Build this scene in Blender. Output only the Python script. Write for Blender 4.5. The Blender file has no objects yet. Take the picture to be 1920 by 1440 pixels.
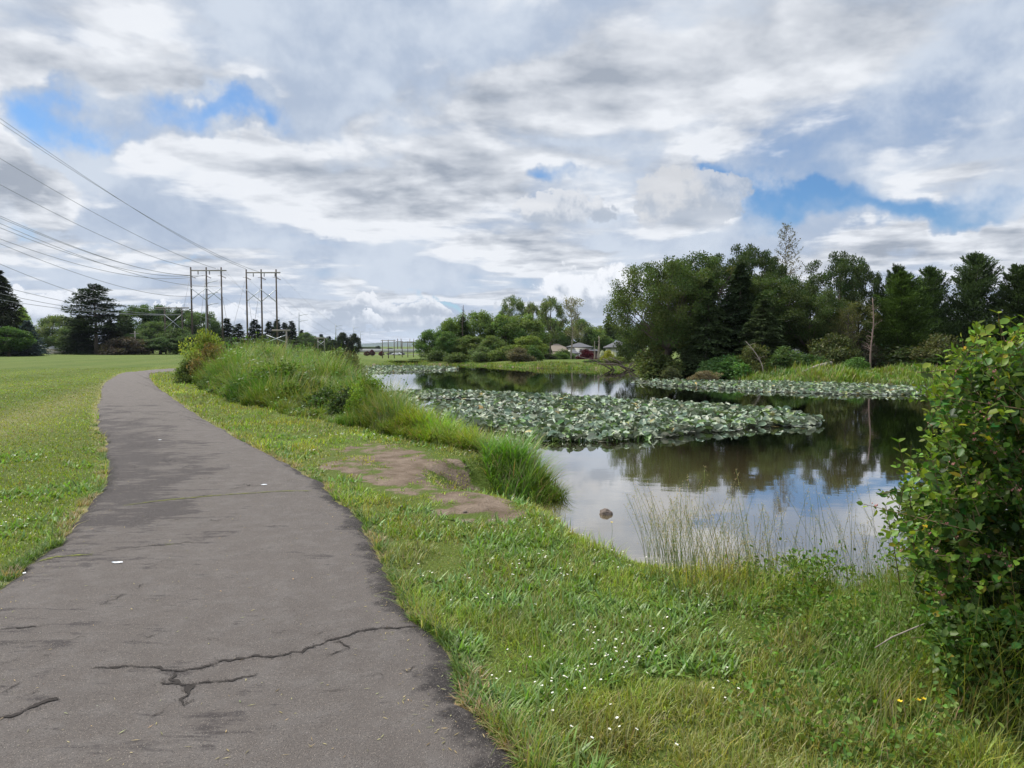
import bpy, math, random
import numpy as np
from mathutils import Vector
sc = bpy.context.scene
col = sc.collection
R = math.radians
rng = np.random.default_rng(7)
random.seed(7)

# ---------------------------------------------------------------- camera
CAMZ, F, HZ = 1.6, 1280.0, 650.0
PITCH = math.atan((720 - HZ) / F)
cam = bpy.data.cameras.new('camera')
cam.lens = 24; cam.sensor_width = 36; cam.clip_start = 0.05; cam.clip_end = 20000
camo = bpy.data.objects.new('camera', cam); col.objects.link(camo)
camo.location = (0, 0, CAMZ); camo.rotation_euler = (math.pi / 2 - PITCH, 0, 0)
sc.camera = camo
cp, sp_ = math.cos(PITCH), math.sin(PITCH)

def ray(px, py):
    u = (px - 960) / F; v = (720 - py) / F
    return np.array([u, cp + v * sp_, -sp_ + v * cp])
def at(px, py, z=0.0):            # point on the horizontal plane z seen at a photo pixel
    r = ray(px, py); t = (z - CAMZ) / r[2]
    return np.array([r[0] * t, r[1] * t, z])
def atd(px, py, D):               # point at distance D (along y)
    r = ray(px, py); t = D / r[1]
    return np.array([r[0] * t, D, CAMZ + r[2] * t])

# ---------------------------------------------------------------- light
SUN_EL, SUN_AZ = 50.0, -50.0      # azimuth measured from +y towards +x
sc.view_settings.view_transform = 'Standard'; sc.view_settings.look = 'None'
sc.view_settings.gamma = 1.0; sc.view_settings.exposure = 0.25
sun = bpy.data.lights.new('sun', 'SUN'); sun.energy = 4.3; sun.angle = R(9); sun.color = (1.0, 0.95, 0.87)
suno = bpy.data.objects.new('sun', sun); col.objects.link(suno)
sd_ = Vector((math.sin(R(SUN_AZ)) * math.cos(R(SUN_EL)), math.cos(R(SUN_AZ)) * math.cos(R(SUN_EL)), math.sin(R(SUN_EL))))
suno.rotation_euler = sd_.to_track_quat('Z', 'Y').to_euler()

# ---------------------------------------------------------------- node expression helper
class NT:
    def __init__(s, tree): s.t = tree; s.n = tree.nodes; s.l = tree.links
    def put(s, sock, v):
        if isinstance(v, Sx): s.l.new(v.s, sock)
        elif isinstance(v, bpy.types.NodeSocket): s.l.new(v, sock)
        elif v is not None:
            try: sock.default_value = v
            except Exception: sock.default_value = tuple(v) + (1.0,) if len(v) == 3 else tuple(v)[:3]
    def math(s, op, a, b=None, c=None, clamp=False):
        m = s.n.new('ShaderNodeMath'); m.operation = op; m.use_clamp = clamp
        for i, v in enumerate((a, b, c)):
            if v is not None: s.put(m.inputs[i], v)
        return Sx(s, m.outputs[0])
    def vec(s, x, y, z):
        m = s.n.new('ShaderNodeCombineXYZ')
        for i, v in enumerate((x, y, z)): s.put(m.inputs[i], v)
        return Sx(s, m.outputs[0])
    def sep(s, v):
        m = s.n.new('ShaderNodeSeparateXYZ'); s.put(m.inputs[0], v)
        return [Sx(s, o) for o in m.outputs]
    def noise(s, v, scale, detail=4, rough=0.5, dist=0.0, lac=2.0, w=None):
        m = s.n.new('ShaderNodeTexNoise')
        s.put(m.inputs['Vector'], v)
        for k, q in (('Scale', scale), ('Detail', detail), ('Roughness', rough), ('Distortion', dist), ('Lacunarity', lac)): s.put(m.inputs[k], q)
        return Sx(s, m.outputs[0])
    def voro(s, v, scale, feature='F1'):
        m = s.n.new('ShaderNodeTexVoronoi'); m.feature = feature
        s.put(m.inputs['Vector'], v); s.put(m.inputs['Scale'], scale)
        return Sx(s, m.outputs[0]), Sx(s, m.outputs[1])
    def mix(s, f, a, b, mode='MIX'):
        m = s.n.new('ShaderNodeMix'); m.data_type = 'RGBA'; m.blend_type = mode; m.clamp_factor = True
        s.put(m.inputs[0], f)
        for i, v in ((6, a), (7, b)):
            if isinstance(v, (tuple, list)) and len(v) == 3: v = tuple(v) + (1.0,)
            s.put(m.inputs[i], v)
        return Sx(s, m.outputs[2])
    def ss(s, lo, hi, v):          # smoothstep
        m = s.n.new('ShaderNodeMapRange'); m.interpolation_type = 'SMOOTHSTEP'
        s.put(m.inputs[0], v); s.put(m.inputs[1], lo); s.put(m.inputs[2], hi)
        return Sx(s, m.outputs[0])
    def lin(s, lo, hi, v, a=0.0, b=1.0):
        m = s.n.new('ShaderNodeMapRange')
        for i, q in enumerate((v, lo, hi, a, b)): s.put(m.inputs[i], q)
        return Sx(s, m.outputs[0])
    def attr(s, name):
        m = s.n.new('ShaderNodeAttribute'); m.attribute_name = name
        return Sx(s, m.outputs['Color']), Sx(s, m.outputs['Fac'])
    def scale(s, v, k):
        m = s.n.new('ShaderNodeVectorMath'); m.operation = 'MULTIPLY'
        s.put(m.inputs[0], v); s.put(m.inputs[1], k); return Sx(s, m.outputs[0])
    def addv(s, v, k):
        m = s.n.new('ShaderNodeVectorMath'); m.operation = 'ADD'
        s.put(m.inputs[0], v); s.put(m.inputs[1], k); return Sx(s, m.outputs[0])
class Sx:
    def __init__(s, nt, sock): s.nt = nt; s.s = sock
    def __add__(a, b): return a.nt.math('ADD', a, b)
    __radd__ = __add__
    def __sub__(a, b): return a.nt.math('SUBTRACT', a, b)
    def __rsub__(a, b): return a.nt.math('SUBTRACT', b, a)
    def __mul__(a, b): return a.nt.math('MULTIPLY', a, b)
    __rmul__ = __mul__
    def __truediv__(a, b): return a.nt.math('DIVIDE', a, b)
    def __rtruediv__(a, b): return a.nt.math('DIVIDE', b, a)
    def max(a, b): return a.nt.math('MAXIMUM', a, b)
    def min(a, b): return a.nt.math('MINIMUM', a, b)
    def clamp(a): return a.nt.math('ADD', a, 0.0, clamp=True)

# ---------------------------------------------------------------- sky
def build_world():
    w = bpy.data.worlds.new('World'); sc.world = w; w.use_nodes = True
    T = NT(w.node_tree); n = T.n; n.clear()
    out = n.new('ShaderNodeOutputWorld'); bg = n.new('ShaderNodeBackground')
    T.l.new(bg.outputs[0], out.inputs[0])
    bg.inputs['Strength'].default_value = 0.1
    sky = n.new('ShaderNodeTexSky'); sky.sky_type = 'NISHITA'; sky.sun_disc = False
    sky.sun_elevation = R(SUN_EL); sky.sun_rotation = R(SUN_AZ)
    sky.air_density = 1.0; sky.dust_density = 0.6; sky.ozone_density = 2.0
    tc = n.new('ShaderNodeTexCoord'); d = Sx(T, tc.outputs['Generated'])
    x, y, z = T.sep(d)
    zz = z.max(0.0)
    s = 1.0 / (zz + 0.10)
    px, py = x * s, y * s
    p = T.vec(px, py, 0.0)
    # azimuth / elevation in degrees
    az = T.math('ARCTAN2', x, y) * 57.2958
    el = T.math('ARCSINE', z) * 57.2958
    wob = T.noise(d, 9.0, 5, 0.55)
    wob2 = T.noise(T.addv(d, (3.1, 5.2, 1.7)), 9.0, 5, 0.55)
    azw = az + (wob - 0.5) * 14.0
    elw = el + (wob2 - 0.5) * 9.0
    def pa(X, Y):
        r = ray(X, Y); return math.degrees(math.atan2(r[0], r[1])), math.degrees(math.asin(r[2] / np.linalg.norm(r)))
    def blob(X, Y, rx, ry, a=azw, e=elw):
        A, E = pa(X, Y)
        qa = (a - A) * (1.0 / (rx / F * 57.3)); qe = (e - E) * (1.0 / (ry / F * 57.3))
        return T.math('SQRT', qa * qa + qe * qe)
    big = T.noise(T.addv(p, (7.3, 2.2, 0.0)), 0.34, 4, 0.5, 0.3)
    gap = 0.0
    for X, Y, rx, ry, k in ((115, 236, 85, 50, 1.45), (400, 200, 150, 36, 1.5), (290, 235, 60, 22, .6), (1040, 318, 55, 16, .8), (1385, 352, 60, 22, .7),
                            (1500, 366, 100, 18, .8), (1690, 385, 210, 24, 1.0), (30, 425, 60, 24, .8), (90, 565, 50, 10, .4), (810, 566, 60, 8, .8), (560, 445, 110, 9, .35), (1880, 395, 80, 14, .5), (230, 470, 110, 9, .35)):
        gap = gap + T.ss(1.5, 0.1, blob(X, Y, rx, ry)) * k
    fine = T.noise(T.scale(d, (1.0, 1.0, 1.25)), 8.5, 8, 0.58, 0.1)
    # high thin veil
    vdens = big + (fine - 0.5) * 0.55 + 0.26 - gap * 0.36
    alpha = T.ss(0.31, 0.70, vdens)
    veil = T.mix(T.ss(0.36, 0.66, fine), (0.37, 0.44, 0.56), (0.54, 0.60, 0.69))
    # broken stratocumulus
    q = T.addv(p, T.vec(T.noise(p, .8, 2, .5) * .5, 4.0, 0.0))
    base = T.noise(q, 0.95, 9, 0.56, 0.25)
    off = T.noise(T.addv(q, (sd_.x * 0.22, sd_.y * 0.22 + 0.16, 0.0)), 0.95, 6, 0.56, 0.25)
    m1 = T.noise(q, 2.5, 6, 0.55, 0.1); m2 = T.noise(T.addv(q, (sd_.x * 0.09, sd_.y * 0.09 + 0.07, 0.0)), 2.5, 5, 0.55, 0.1)
    bd = base + (m1 - 0.5) * 0.28 + (big - 0.5) * 0.20 - gap * 0.20
    for X, Y, rx, ry, k in ((860, 320, 110, 75, .16), (640, 390, 160, 50, .06), (1290, 372, 90, 60, .10), (1080, 160, 420, 60, .12), (1700, 280, 300, 50, .10), (20, 360, 90, 90, .20), (250, 130, 200, 40, .08), (420, 290, 200, 50, .06), (1700, 450, 260, 26, .10)):
        bd = bd + T.ss(1.5, 0.2, blob(X, Y, rx, ry)) * k
    ab = T.ss(0.445, 0.565, bd)
    lit = (base - off) * 3.6 + (m1 - m2) * 2.6
    tone = 0.70 + lit - T.ss(0.52, 0.80, bd) * 0.46 + (fine - 0.5) * 0.45
    for X, Y, rx, ry, k in ((330, 340, 330, 90, .22), (1000, 190, 380, 80, -.08), (1700, 260, 300, 50, .12), (20, 390, 100, 70, -.30), (700, 430, 300, 60, .12), (850, 350, 130, 50, -.14),
                            (250, 430, 160, 30, -.10), (700, 620, 500, 34, -.14), (1700, 450, 260, 30, -.18), (560, 130, 300, 50, .14)):
        tone = tone + T.ss(1.5, 0.2, blob(X, Y, rx, ry)) * k
    tone = tone.clamp()
    cloud = T.mix(tone, (0.30, 0.335, 0.395), (0.76, 0.78, 0.815))
    det = T.noise(d, 16.0, 6, 0.62, 0.15)
    det2 = T.noise(T.addv(d, (sd_.x * .02 - .004, 0, .018)), 16.0, 6, 0.62, 0.15)
    det3 = T.noise(d, 42.0, 4, 0.6)
    sky_c = T.scale(sky.outputs[0], (0.50, 0.74, 0.96))
    colr = T.mix(alpha, sky_c, T.scale(veil, (10, 10, 10)))
    colr = T.mix(ab * 0.88, colr, T.scale(cloud, (10, 10, 10)))
    # towering cumulus heads low in the sky
    for X, Y, rx, ry, br in ((1290, 378, 105, 56, .72), (1060, 395, 80, 36, .82), (1105, 560, 95, 58, 1.0), (95, 582, 62, 30, 1.0), (800, 600, 120, 30, .85), (640, 612, 80, 24, 1.0), (740, 580, 150, 20, .95), (330, 590, 60, 22, 1.0), (440, 608, 80, 24, 1.0), (575, 600, 70, 22, .95)):
        a2 = az + (det - 0.5) * 9.0; e2 = el + (det2 - 0.5) * 7.0 + (det3 - 0.5) * 1.2
        A, E = pa(X, Y); ra, re = rx / F * 57.3, ry / F * 57.3
        q = blob(X, Y, rx, ry, a2, e2)
        m = T.ss(1.06, 0.90, q) * T.ss(-1.0, -0.35, (el - E) * (1 / re))
        sh = T.ss(-0.55, 0.75, (e2 - E) * (1 / re) - (a2 - A) * (0.25 / ra) + (det - det2) * 7.0)
        pc = T.mix(sh, (0.37, 0.42, 0.50), (0.80 * br, 0.82 * br, 0.86 * br))
        colr = T.mix(m * (0.95 if br > .9 else 0.8), colr, T.scale(pc, (10, 10, 10)))
    # milky horizon
    hz = T.ss(7.5, 0.0, el)
    colr = T.mix(hz * 0.30, colr, (4.6, 5.3, 6.4))
    # the deck is brightest overhead and behind the viewer
    up = T.ss(26.0, 62.0, el) * 1.15 + 1.0
    colr = T.scale(colr, T.vec(up, up, up))
    low = T.ss(-0.5, -3.0, el)
    colr = T.mix(low, colr, (1.2, 1.3, 0.9))
    T.put(bg.inputs[0], colr)
    w.cycles.sampling_method = 'MANUAL'; w.cycles.sample_map_resolution = 512
build_world()

# ---------------------------------------------------------------- object helpers
def tag(o, label=None, cat=None, group=None, kind=None):
    if label: o['label'] = label
    if cat: o['category'] = cat
    if group: o['group'] = group
    if kind: o['kind'] = kind
    return o
def empty(name, loc=(0, 0, 0), rz=0.0, scale=(1, 1, 1)):
    o = bpy.data.objects.new(name, None); col.objects.link(o)
    o.location = loc; o.rotation_euler = (0, 0, rz); o.scale = scale; o.empty_display_size = .2
    return o
class MB:                                    # collects geometry as arrays, one mesh at the end
    def __init__(s): s.v = []; s.f = []; s.c = []; s.n = 0
    def add(s, v, faces, c=None):            # faces: (m,k) array
        v = np.asarray(v, float).reshape(-1, 3)
        s.v.append(v); s.f.append(np.asarray(faces, np.int64) + s.n)
        if c is not None:
            c = np.asarray(c, float)
            if c.ndim == 1: c = np.tile(c, (len(v), 1))
            s.c.append(c)
        else: s.c.append(np.ones((len(v), 3)))
        s.n += len(v)
    def mesh(s, name):
        V = np.vstack(s.v); C = np.vstack(s.c)
        me = bpy.data.meshes.new(name)
        loops = np.concatenate([f.ravel() for f in s.f])
        sizes = np.concatenate([np.full(len(f), f.shape[1]) for f in s.f])
        starts = np.concatenate([[0], np.cumsum(sizes)[:-1]])
        me.vertices.add(len(V)); me.vertices.foreach_set('co', V.astype(np.float32).ravel())
        me.loops.add(len(loops)); me.loops.foreach_set('vertex_index', loops.astype(np.int32))
        me.polygons.add(len(sizes)); me.polygons.foreach_set('loop_start', starts.astype(np.int32))
        me.update(calc_edges=True)
        a = me.color_attributes.new('tint', 'FLOAT_COLOR', 'POINT')
        a.data.foreach_set('color', np.hstack([C, np.ones((len(C), 1))]).astype(np.float32).ravel())
        return me
    def build(s, name, mat, parent=None, smooth=False, loc=(0, 0, 0)):
        me = s.mesh(name); me.materials.append(mat)
        if smooth: me.polygons.foreach_set('use_smooth', np.ones(len(me.polygons), bool))
        o = bpy.data.objects.new(name, me); col.objects.link(o); o.location = loc
        if parent is not None: o.parent = parent
        return o
    def tube(s, pts, rad, k=6, c=None, cap=True):
        pts = np.asarray(pts, float); n = len(pts); rad = np.broadcast_to(rad, n)
        t = np.gradient(pts, axis=0); t /= np.linalg.norm(t, axis=1)[:, None] + 1e-9
        ref = np.array([0, 0, 1.0]) if abs(t[:, 2]).mean() < .8 else np.array([1.0, 0, 0])
        a = np.cross(t, ref); a /= np.linalg.norm(a, axis=1)[:, None] + 1e-9
        b = np.cross(t, a)
        th = np.arange(k) / k * 2 * np.pi
        V = pts[:, None] + rad[:, None, None] * (np.cos(th)[None, :, None] * a[:, None] + np.sin(th)[None, :, None] * b[:, None])
        i = np.arange(n - 1)[:, None] * k; j = np.arange(k)[None]; j2 = (j + 1) % k
        f = np.stack([i + j, i + j2, i + k + j2, i + k + j], -1).reshape(-1, 4)
        s.add(V.reshape(-1, 3), f, c)
        if cap:
            s.f.append(np.arange(k)[None, ::-1] + s.n - n * k); s.f.append(np.arange(k)[None] + s.n - k)
    def box(s, c, sz, rz=0.0, colr=None):
        h = np.array(sz) / 2.0
        v = np.array([[x, y, z] for z in (-1, 1) for y in (-1, 1) for x in (-1, 1)]) * h
        cr, sr = math.cos(rz), math.sin(rz)
        v = np.stack([v[:, 0] * cr - v[:, 1] * sr, v[:, 0] * sr + v[:, 1] * cr, v[:, 2]], 1) + np.array(c)
        s.add(v, [[0, 2, 3, 1], [4, 5, 7, 6], [0, 1, 5, 4], [2, 6, 7, 3], [0, 4, 6, 2], [1, 3, 7, 5]], colr)
    def leaves(s, P, dirv, nrm, L, W, c, fold=0.0):      # 4-vert diamond leaves
        N = len(P); dirv = dirv / (np.linalg.norm(dirv, axis=1)[:, None] + 1e-9)
        side = np.cross(dirv, nrm); side /= np.linalg.norm(side, axis=1)[:, None] + 1e-9
        L = np.broadcast_to(L, N)[:, None]; W = np.broadcast_to(W, N)[:, None]
        up = np.cross(side, dirv) * (W * fold)
        V = np.stack([P, P + dirv * L * .5 + side * W * .5 + up, P + dirv * L, P + dirv * L * .5 - side * W * .5 + up], 1)
        f = np.arange(N)[:, None] * 4 + np.arange(4)[None]
        s.add(V.reshape(-1, 3), f, np.repeat(c, 4, axis=0))
    def ovals(s, P, dirv, nrm, L, W, c):                  # 6-vert oval leaves folded on the midrib
        N = len(P); dirv = dirv / (np.linalg.norm(dirv, axis=1)[:, None] + 1e-9)
        side = np.cross(dirv, nrm); side /= np.linalg.norm(side, axis=1)[:, None] + 1e-9
        up = np.cross(side, dirv)
        L = np.broadcast_to(L, N)[:, None]; W = np.broadcast_to(W, N)[:, None]
        q = [(0, 0, 0), (.28, .44, .10), (.66, .42, .10), (1, 0, -.06), (.66, -.42, .10), (.28, -.44, .10)]
        V = np.stack([P + dirv * L * a + side * W * b + up * W * cc for a, b, cc in q], 1)
        i = np.arange(N)[:, None] * 6
        s.add(V.reshape(-1, 3), np.concatenate([i + np.array([[0, 1, 2, 3]]), i + np.array([[0, 3, 4, 5]])]), np.repeat(c, 6, axis=0))
    def blades(s, P, az, L, W, lean, curl, c, K=3, tipc=None):
        N = len(P); t = np.linspace(0, 1, K + 1)
        h = np.stack([np.cos(az), np.sin(az), np.zeros(N)], 1); side = np.stack([-np.sin(az), np.cos(az), np.zeros(N)], 1)
        rows = []; 
        ang0 = lean; pos = P.copy(); prev = 0
        for k in range(K + 1):
            w = W * (1 - t[k] ** 1.6) if k < K else 0 * W
            if k > 0:
                a = ang0 + curl * (t[k] - .5 / K)
                step = (L / K)
                pos = pos + h * (np.sin(a) * step)[:, None] + np.array([0, 0, 1.0]) * (np.cos(a) * step)[:, None]
            if k < K:
                rows += [pos - side * (w / 2)[:, None], pos + side * (w / 2)[:, None]]
            else: rows.append(pos)
        V = np.stack(rows, 1); nv = 2 * K + 1; i = np.arange(N)[:, None] * nv
        quads = [i + np.array([[2 * k, 2 * k + 1, 2 * k + 3, 2 * k + 2]]) for k in range(K - 1)]
        cc = np.repeat(c, nv, axis=0)
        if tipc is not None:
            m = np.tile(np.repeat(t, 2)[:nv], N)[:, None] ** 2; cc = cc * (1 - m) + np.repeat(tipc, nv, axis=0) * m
        base = s.n
        s.add(V.reshape(-1, 3), np.concatenate(quads) if quads else np.zeros((0, 4), int), cc)
        s.f.append(i + np.array([[2 * K - 2, 2 * K - 1, 2 * K]]) + base)

def hash2(ix, iy, seed):
    h = (ix * 374761393 + iy * 668265263 + seed * 974711) & 0xffffffff
    h = ((h ^ (h >> 13)) * 1274126177) & 0xffffffff
    return ((h ^ (h >> 16)) & 0xffff) / 65535.0
def vnoise(x, y, sc_=1.0, seed=0, octv=3):
    x = np.asarray(x, float) * sc_; y = np.asarray(y, float) * sc_; o = 0; amp = 1; tot = 0
    for k in range(octv):
        xi = np.floor(x).astype(np.int64); yi = np.floor(y).astype(np.int64); fx = x - xi; fy = y - yi
        fx = fx * fx * (3 - 2 * fx); fy = fy * fy * (3 - 2 * fy)
        a = hash2(xi, yi, seed + k); b = hash2(xi + 1, yi, seed + k); c = hash2(xi, yi + 1, seed + k); d = hash2(xi + 1, yi + 1, seed + k)
        o = o + amp * ((a * (1 - fx) + b * fx) * (1 - fy) + (c * (1 - fx) + d * fx) * fy); tot += amp
        amp *= .5; x = x * 2.03; y = y * 2.03
    return o / tot
def sstep(a, b, v):
    t = np.clip((v - a) / (b - a), 0, 1); return t * t * (3 - 2 * t)
def inpoly(x, y, poly):
    r = np.zeros(np.shape(x), bool); n = len(poly)
    for i in range(n):
        x1, y1 = poly[i]; x2, y2 = poly[(i + 1) % n]
        c = (y1 > y) != (y2 > y)
        with np.errstate(divide='ignore', invalid='ignore'):
            r ^= c & (x < (x2 - x1) * (y - y1) / (y2 - y1 + 1e-12) + x1)
    return r
def sdist(x, y, poly):                          # positive outside
    x = np.asarray(x, float); y = np.asarray(y, float)
    d = np.full(x.shape, 1e9)
    for i in range(len(poly)):
        a = poly[i]; b = poly[(i + 1) % len(poly)]; e = (b[0] - a[0], b[1] - a[1])
        t = np.clip(((x - a[0]) * e[0] + (y - a[1]) * e[1]) / (e[0] ** 2 + e[1] ** 2 + 1e-12), 0, 1)
        d = np.minimum(d, np.hypot(x - a[0] - t * e[0], y - a[1] - t * e[1]))
    return np.where(inpoly(x, y, poly), -d, d)
def smooth_poly(p, it=2, closed=True):
    p = np.asarray(p, float)
    for _ in range(it):
        q = np.roll(p, -1, 0) if closed else p[1:]
        a = p if closed else p[:-1]
        n = np.empty((2 * len(a), 2)); n[0::2] = a * .75 + q * .25; n[1::2] = a * .25 + q * .75
        if not closed: n = np.vstack([p[:1], n, p[-1:]])
        p = n
    return p

# ---------------------------------------------------------------- plan of the place
WZ = -0.5
def W(px, py): return at(px, py, WZ)[:2]
shore = [(-0.15, 8.75), (0.32, 8.45), (0.66, 7.55), (0.92, 6.6), (1.12, 5.85), (1.50, 5.35), (2.1, 5.05), (3.0, 4.9), (4.2, 4.9), (6, 5), (10, 6), (16, 9), (23, 16), (28, 27), (30, 34),
         (27, 37.5), W(1750, 721), W(1640, 719), W(1560, 718), W(1480, 716), W(1400, 712), W(1320, 705), W(1262, 700), W(1228, 697), W(1190, 694), W(1100, 692), W(1050, 690), W(1000, 691), W(955, 688), W(905, 686),
         W(850, 684.5), W(780, 684), W(700, 684), W(655, 690), (-15, 52), (-9.6, 38), (-6.6, 28), (-4.2, 21), (-2.5, 16.5), (-1.1, 13.2), (-0.1, 11.0), (0.55, 9.75), (0.50, 9.25), (0.0, 9.15), (-0.35, 9.0)]
shore = smooth_poly(shore, 2)
dirt_px = [(596, 858), (640, 838), (700, 830), (770, 842), (830, 858), (882, 870), (850, 888), (800, 893), (822, 912), (880, 918), (935, 930), (968, 955), (950, 972), (880, 972), (800, 945), (730, 915), (660, 890), (610, 875)]
dirt_poly = [tuple(at(a, b)[:2]) for a, b in dirt_px]
PL = [(-480, 1600), (-330, 1480), (-200, 1320), (-60, 1140), (3, 1100), (37, 1070), (52, 1054), (80, 1034), (116, 1016), (124, 996), (150, 966), (174, 929), (190, 905), (201, 874), (194, 828), (183, 798), (179, 776), (185, 749), (193, 721), (214, 706), (235, 698), (255, 697), (290, 693.5), (340, 691.5), (420, 690.5)]
PR = [(1110, 1600), (1000, 1440), (940, 1361), (890, 1312), (872, 1266), (852, 1232), (801, 1180), (757, 1117), (733, 1060), (697, 1012), (673, 968), (632, 930), (602, 904), (541, 871), (492, 844), (436, 815), (388, 790), (340, 757), (296, 727), (281, 709), (287, 700), (340, 696.5), (420, 695)]
PLw = np.array([at(a, b)[:2] for a, b in PL]); PRw = np.array([at(a, b)[:2] for a, b in PR])
def resamp(P, n):
    s = np.concatenate([[0], np.cumsum(np.hypot(*np.diff(P, axis=0).T))])
    # keep row pairing: parameter by row index
    t = np.linspace(0, len(P) - 1, n); i = np.clip(t.astype(int), 0, len(P) - 2); f = t - i
    # catmull
    g = lambda k: P[np.clip(k, 0, len(P) - 1)]
    p0, p1, p2, p3 = g(i - 1), g(i), g(i + 1), g(i + 2); f = f[:, None]
    return .5 * ((2 * p1) + (-p0 + p2) * f + (2 * p0 - 5 * p1 + 4 * p2 - p3) * f ** 2 + (-p0 + 3 * p1 - 3 * p2 + p3) * f ** 3)
NP_ = 700
PLs, PRs = resamp(PLw, NP_), resamp(PRw, NP_)
# ragged edges
def ragged(P, seed, sgn):
    t = np.gradient(P, axis=0); t /= np.linalg.norm(t, axis=1)[:, None] + 1e-9; nrm = np.stack([-t[:, 1], t[:, 0]], 1)
    s = np.concatenate([[0], np.cumsum(np.hypot(*np.diff(P, axis=0).T))])
    a = (vnoise(s, s * 0, 2.2, seed, 3) - .5) * .13 + (vnoise(s, s * 0, 9, seed + 9, 2) - .5) * .045
    return P + nrm * (a * sgn)[:, None]
PLs = ragged(PLs, 3, 1); PRs = ragged(PRs, 5, 1)
path_poly = [tuple(p) for p in PLs[::6]] + [tuple(p) for p in PRs[::-6]]

def height(x, y):
    x = np.asarray(x, float); y = np.asarray(y, float)
    sd = sdist(x, y, shore)
    D = np.hypot(x, y)
    bw = np.where(D < 12, .75, np.where(D < 30, 1.0, 3.5))
    # gentler ramp by the bare earth
    ramp = np.exp(-(((x + 0.35) / .75) ** 2 + ((y - 8.4) / .9) ** 2))
    bw = bw + 1.1 * ramp
    z = np.where(sd > 0, WZ + (0 - WZ) * sstep(-0.25, 1, sd / bw * 1.0) * 1.0 - .04, WZ - .10 - .9 * sstep(0, 1.5, -sd))
    z = np.where(sd > 0, z + .04 * sstep(0, 1, sd / bw), z)
    z = z + np.where(sd > 0, (vnoise(x, y, .7, 11, 3) - .5) * .05 * sstep(0, 1, sd), 0)
    # scooped hollow in the bank
    hx, hy = at(858, 905)[:2]
    z = z - .42 * np.exp(-(((x - hx) / .17) ** 2 + ((y - hy) / .22) ** 2) ** 1.5)
    # the path lies level
    # land falls away into a valley beyond the pond
    u = x / np.maximum(y, 1e-3)
    mk = sstep(-.275, -.20, u) * (y > 0) * sstep(84, 110, y + np.where(u > .2, 30, 0) * 0)
    dip = -0.5 - np.clip(y - 85, 0, 215) * .0140 + np.clip(y - 300, 0, 130) * .009 + np.clip(y - 430, 0, 900) * .0045
    z = z * (1 - mk) + mk * dip * 1.0
    mk2 = sstep(250, 900, D) * (1 - mk)
    z = z + mk2 * (-1.0)
    # distant ridge
    return z
def ground_z(x, y): return height(np.atleast_1d(x), np.atleast_1d(y))

# ---------------------------------------------------------------- materials
def newmat(name):
    m = bpy.data.materials.new(name); m.use_nodes = True
    T = NT(m.node_tree); T.n.clear()
    out = T.n.new('ShaderNodeOutputMaterial')
    return m, T, out
def principled(T, out, **k):
    b = T.n.new('ShaderNodeBsdfPrincipled'); T.l.new(b.outputs[0], out.inputs[0])
    for kk, v in k.items(): T.put(b.inputs[kk.replace('_', ' ')], v if not (isinstance(v, tuple) and len(v) == 3) else v + (1.0,))
    return b
def obj_pos(T):
    g = T.n.new('ShaderNodeNewGeometry'); return Sx(T, g.outputs['Position'])
def bump(T, b, h, strength=.3, dist=.01):
    n = T.n.new('ShaderNodeBump'); n.inputs['Strength'].default_value = strength; n.inputs['Distance'].default_value = dist
    T.put(n.inputs['Height'], h); T.l.new(n.outputs[0], b.inputs['Normal'])

def foliage_mat(name, transl=.35, gloss=.06, rough=.45, jitter=True):
    m, T, out = newmat(name)
    c, _ = T.attr('tint')
    oi = T.n.new('ShaderNodeObjectInfo')
    c = T.mix(1.0, c, Sx(T, oi.outputs['Color']), 'MULTIPLY')
    df = T.n.new('ShaderNodeBsdfDiffuse'); T.put(df.inputs[0], c)
    tr = T.n.new('ShaderNodeBsdfTranslucent'); T.put(tr.inputs[0], T.mix(1.0, c, (1.15, 1.25, .55), 'MULTIPLY'))
    mx = T.n.new('ShaderNodeMixShader'); mx.inputs[0].default_value = transl
    T.l.new(df.outputs[0], mx.inputs[1]); T.l.new(tr.outputs[0], mx.inputs[2])
    gl = T.n.new('ShaderNodeBsdfGlossy'); gl.inputs['Roughness'].default_value = rough
    mg = T.n.new('ShaderNodeMixShader'); mg.inputs[0].default_value = gloss
    T.l.new(mx.outputs[0], mg.inputs[1]); T.l.new(gl.outputs[0], mg.inputs[2])
    T.l.new(mg.outputs[0], out.inputs[0])
    return m
M_leaf = foliage_mat('leaf_foliage', .35, .015, .5)
M_grass = foliage_mat('grass_blades', .35, .04, .5)
M_needle = foliage_mat('needle_foliage', .15, .008, .6)
M_bushleaf = foliage_mat('shrub_leaf', .32, .018, .45)

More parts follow.
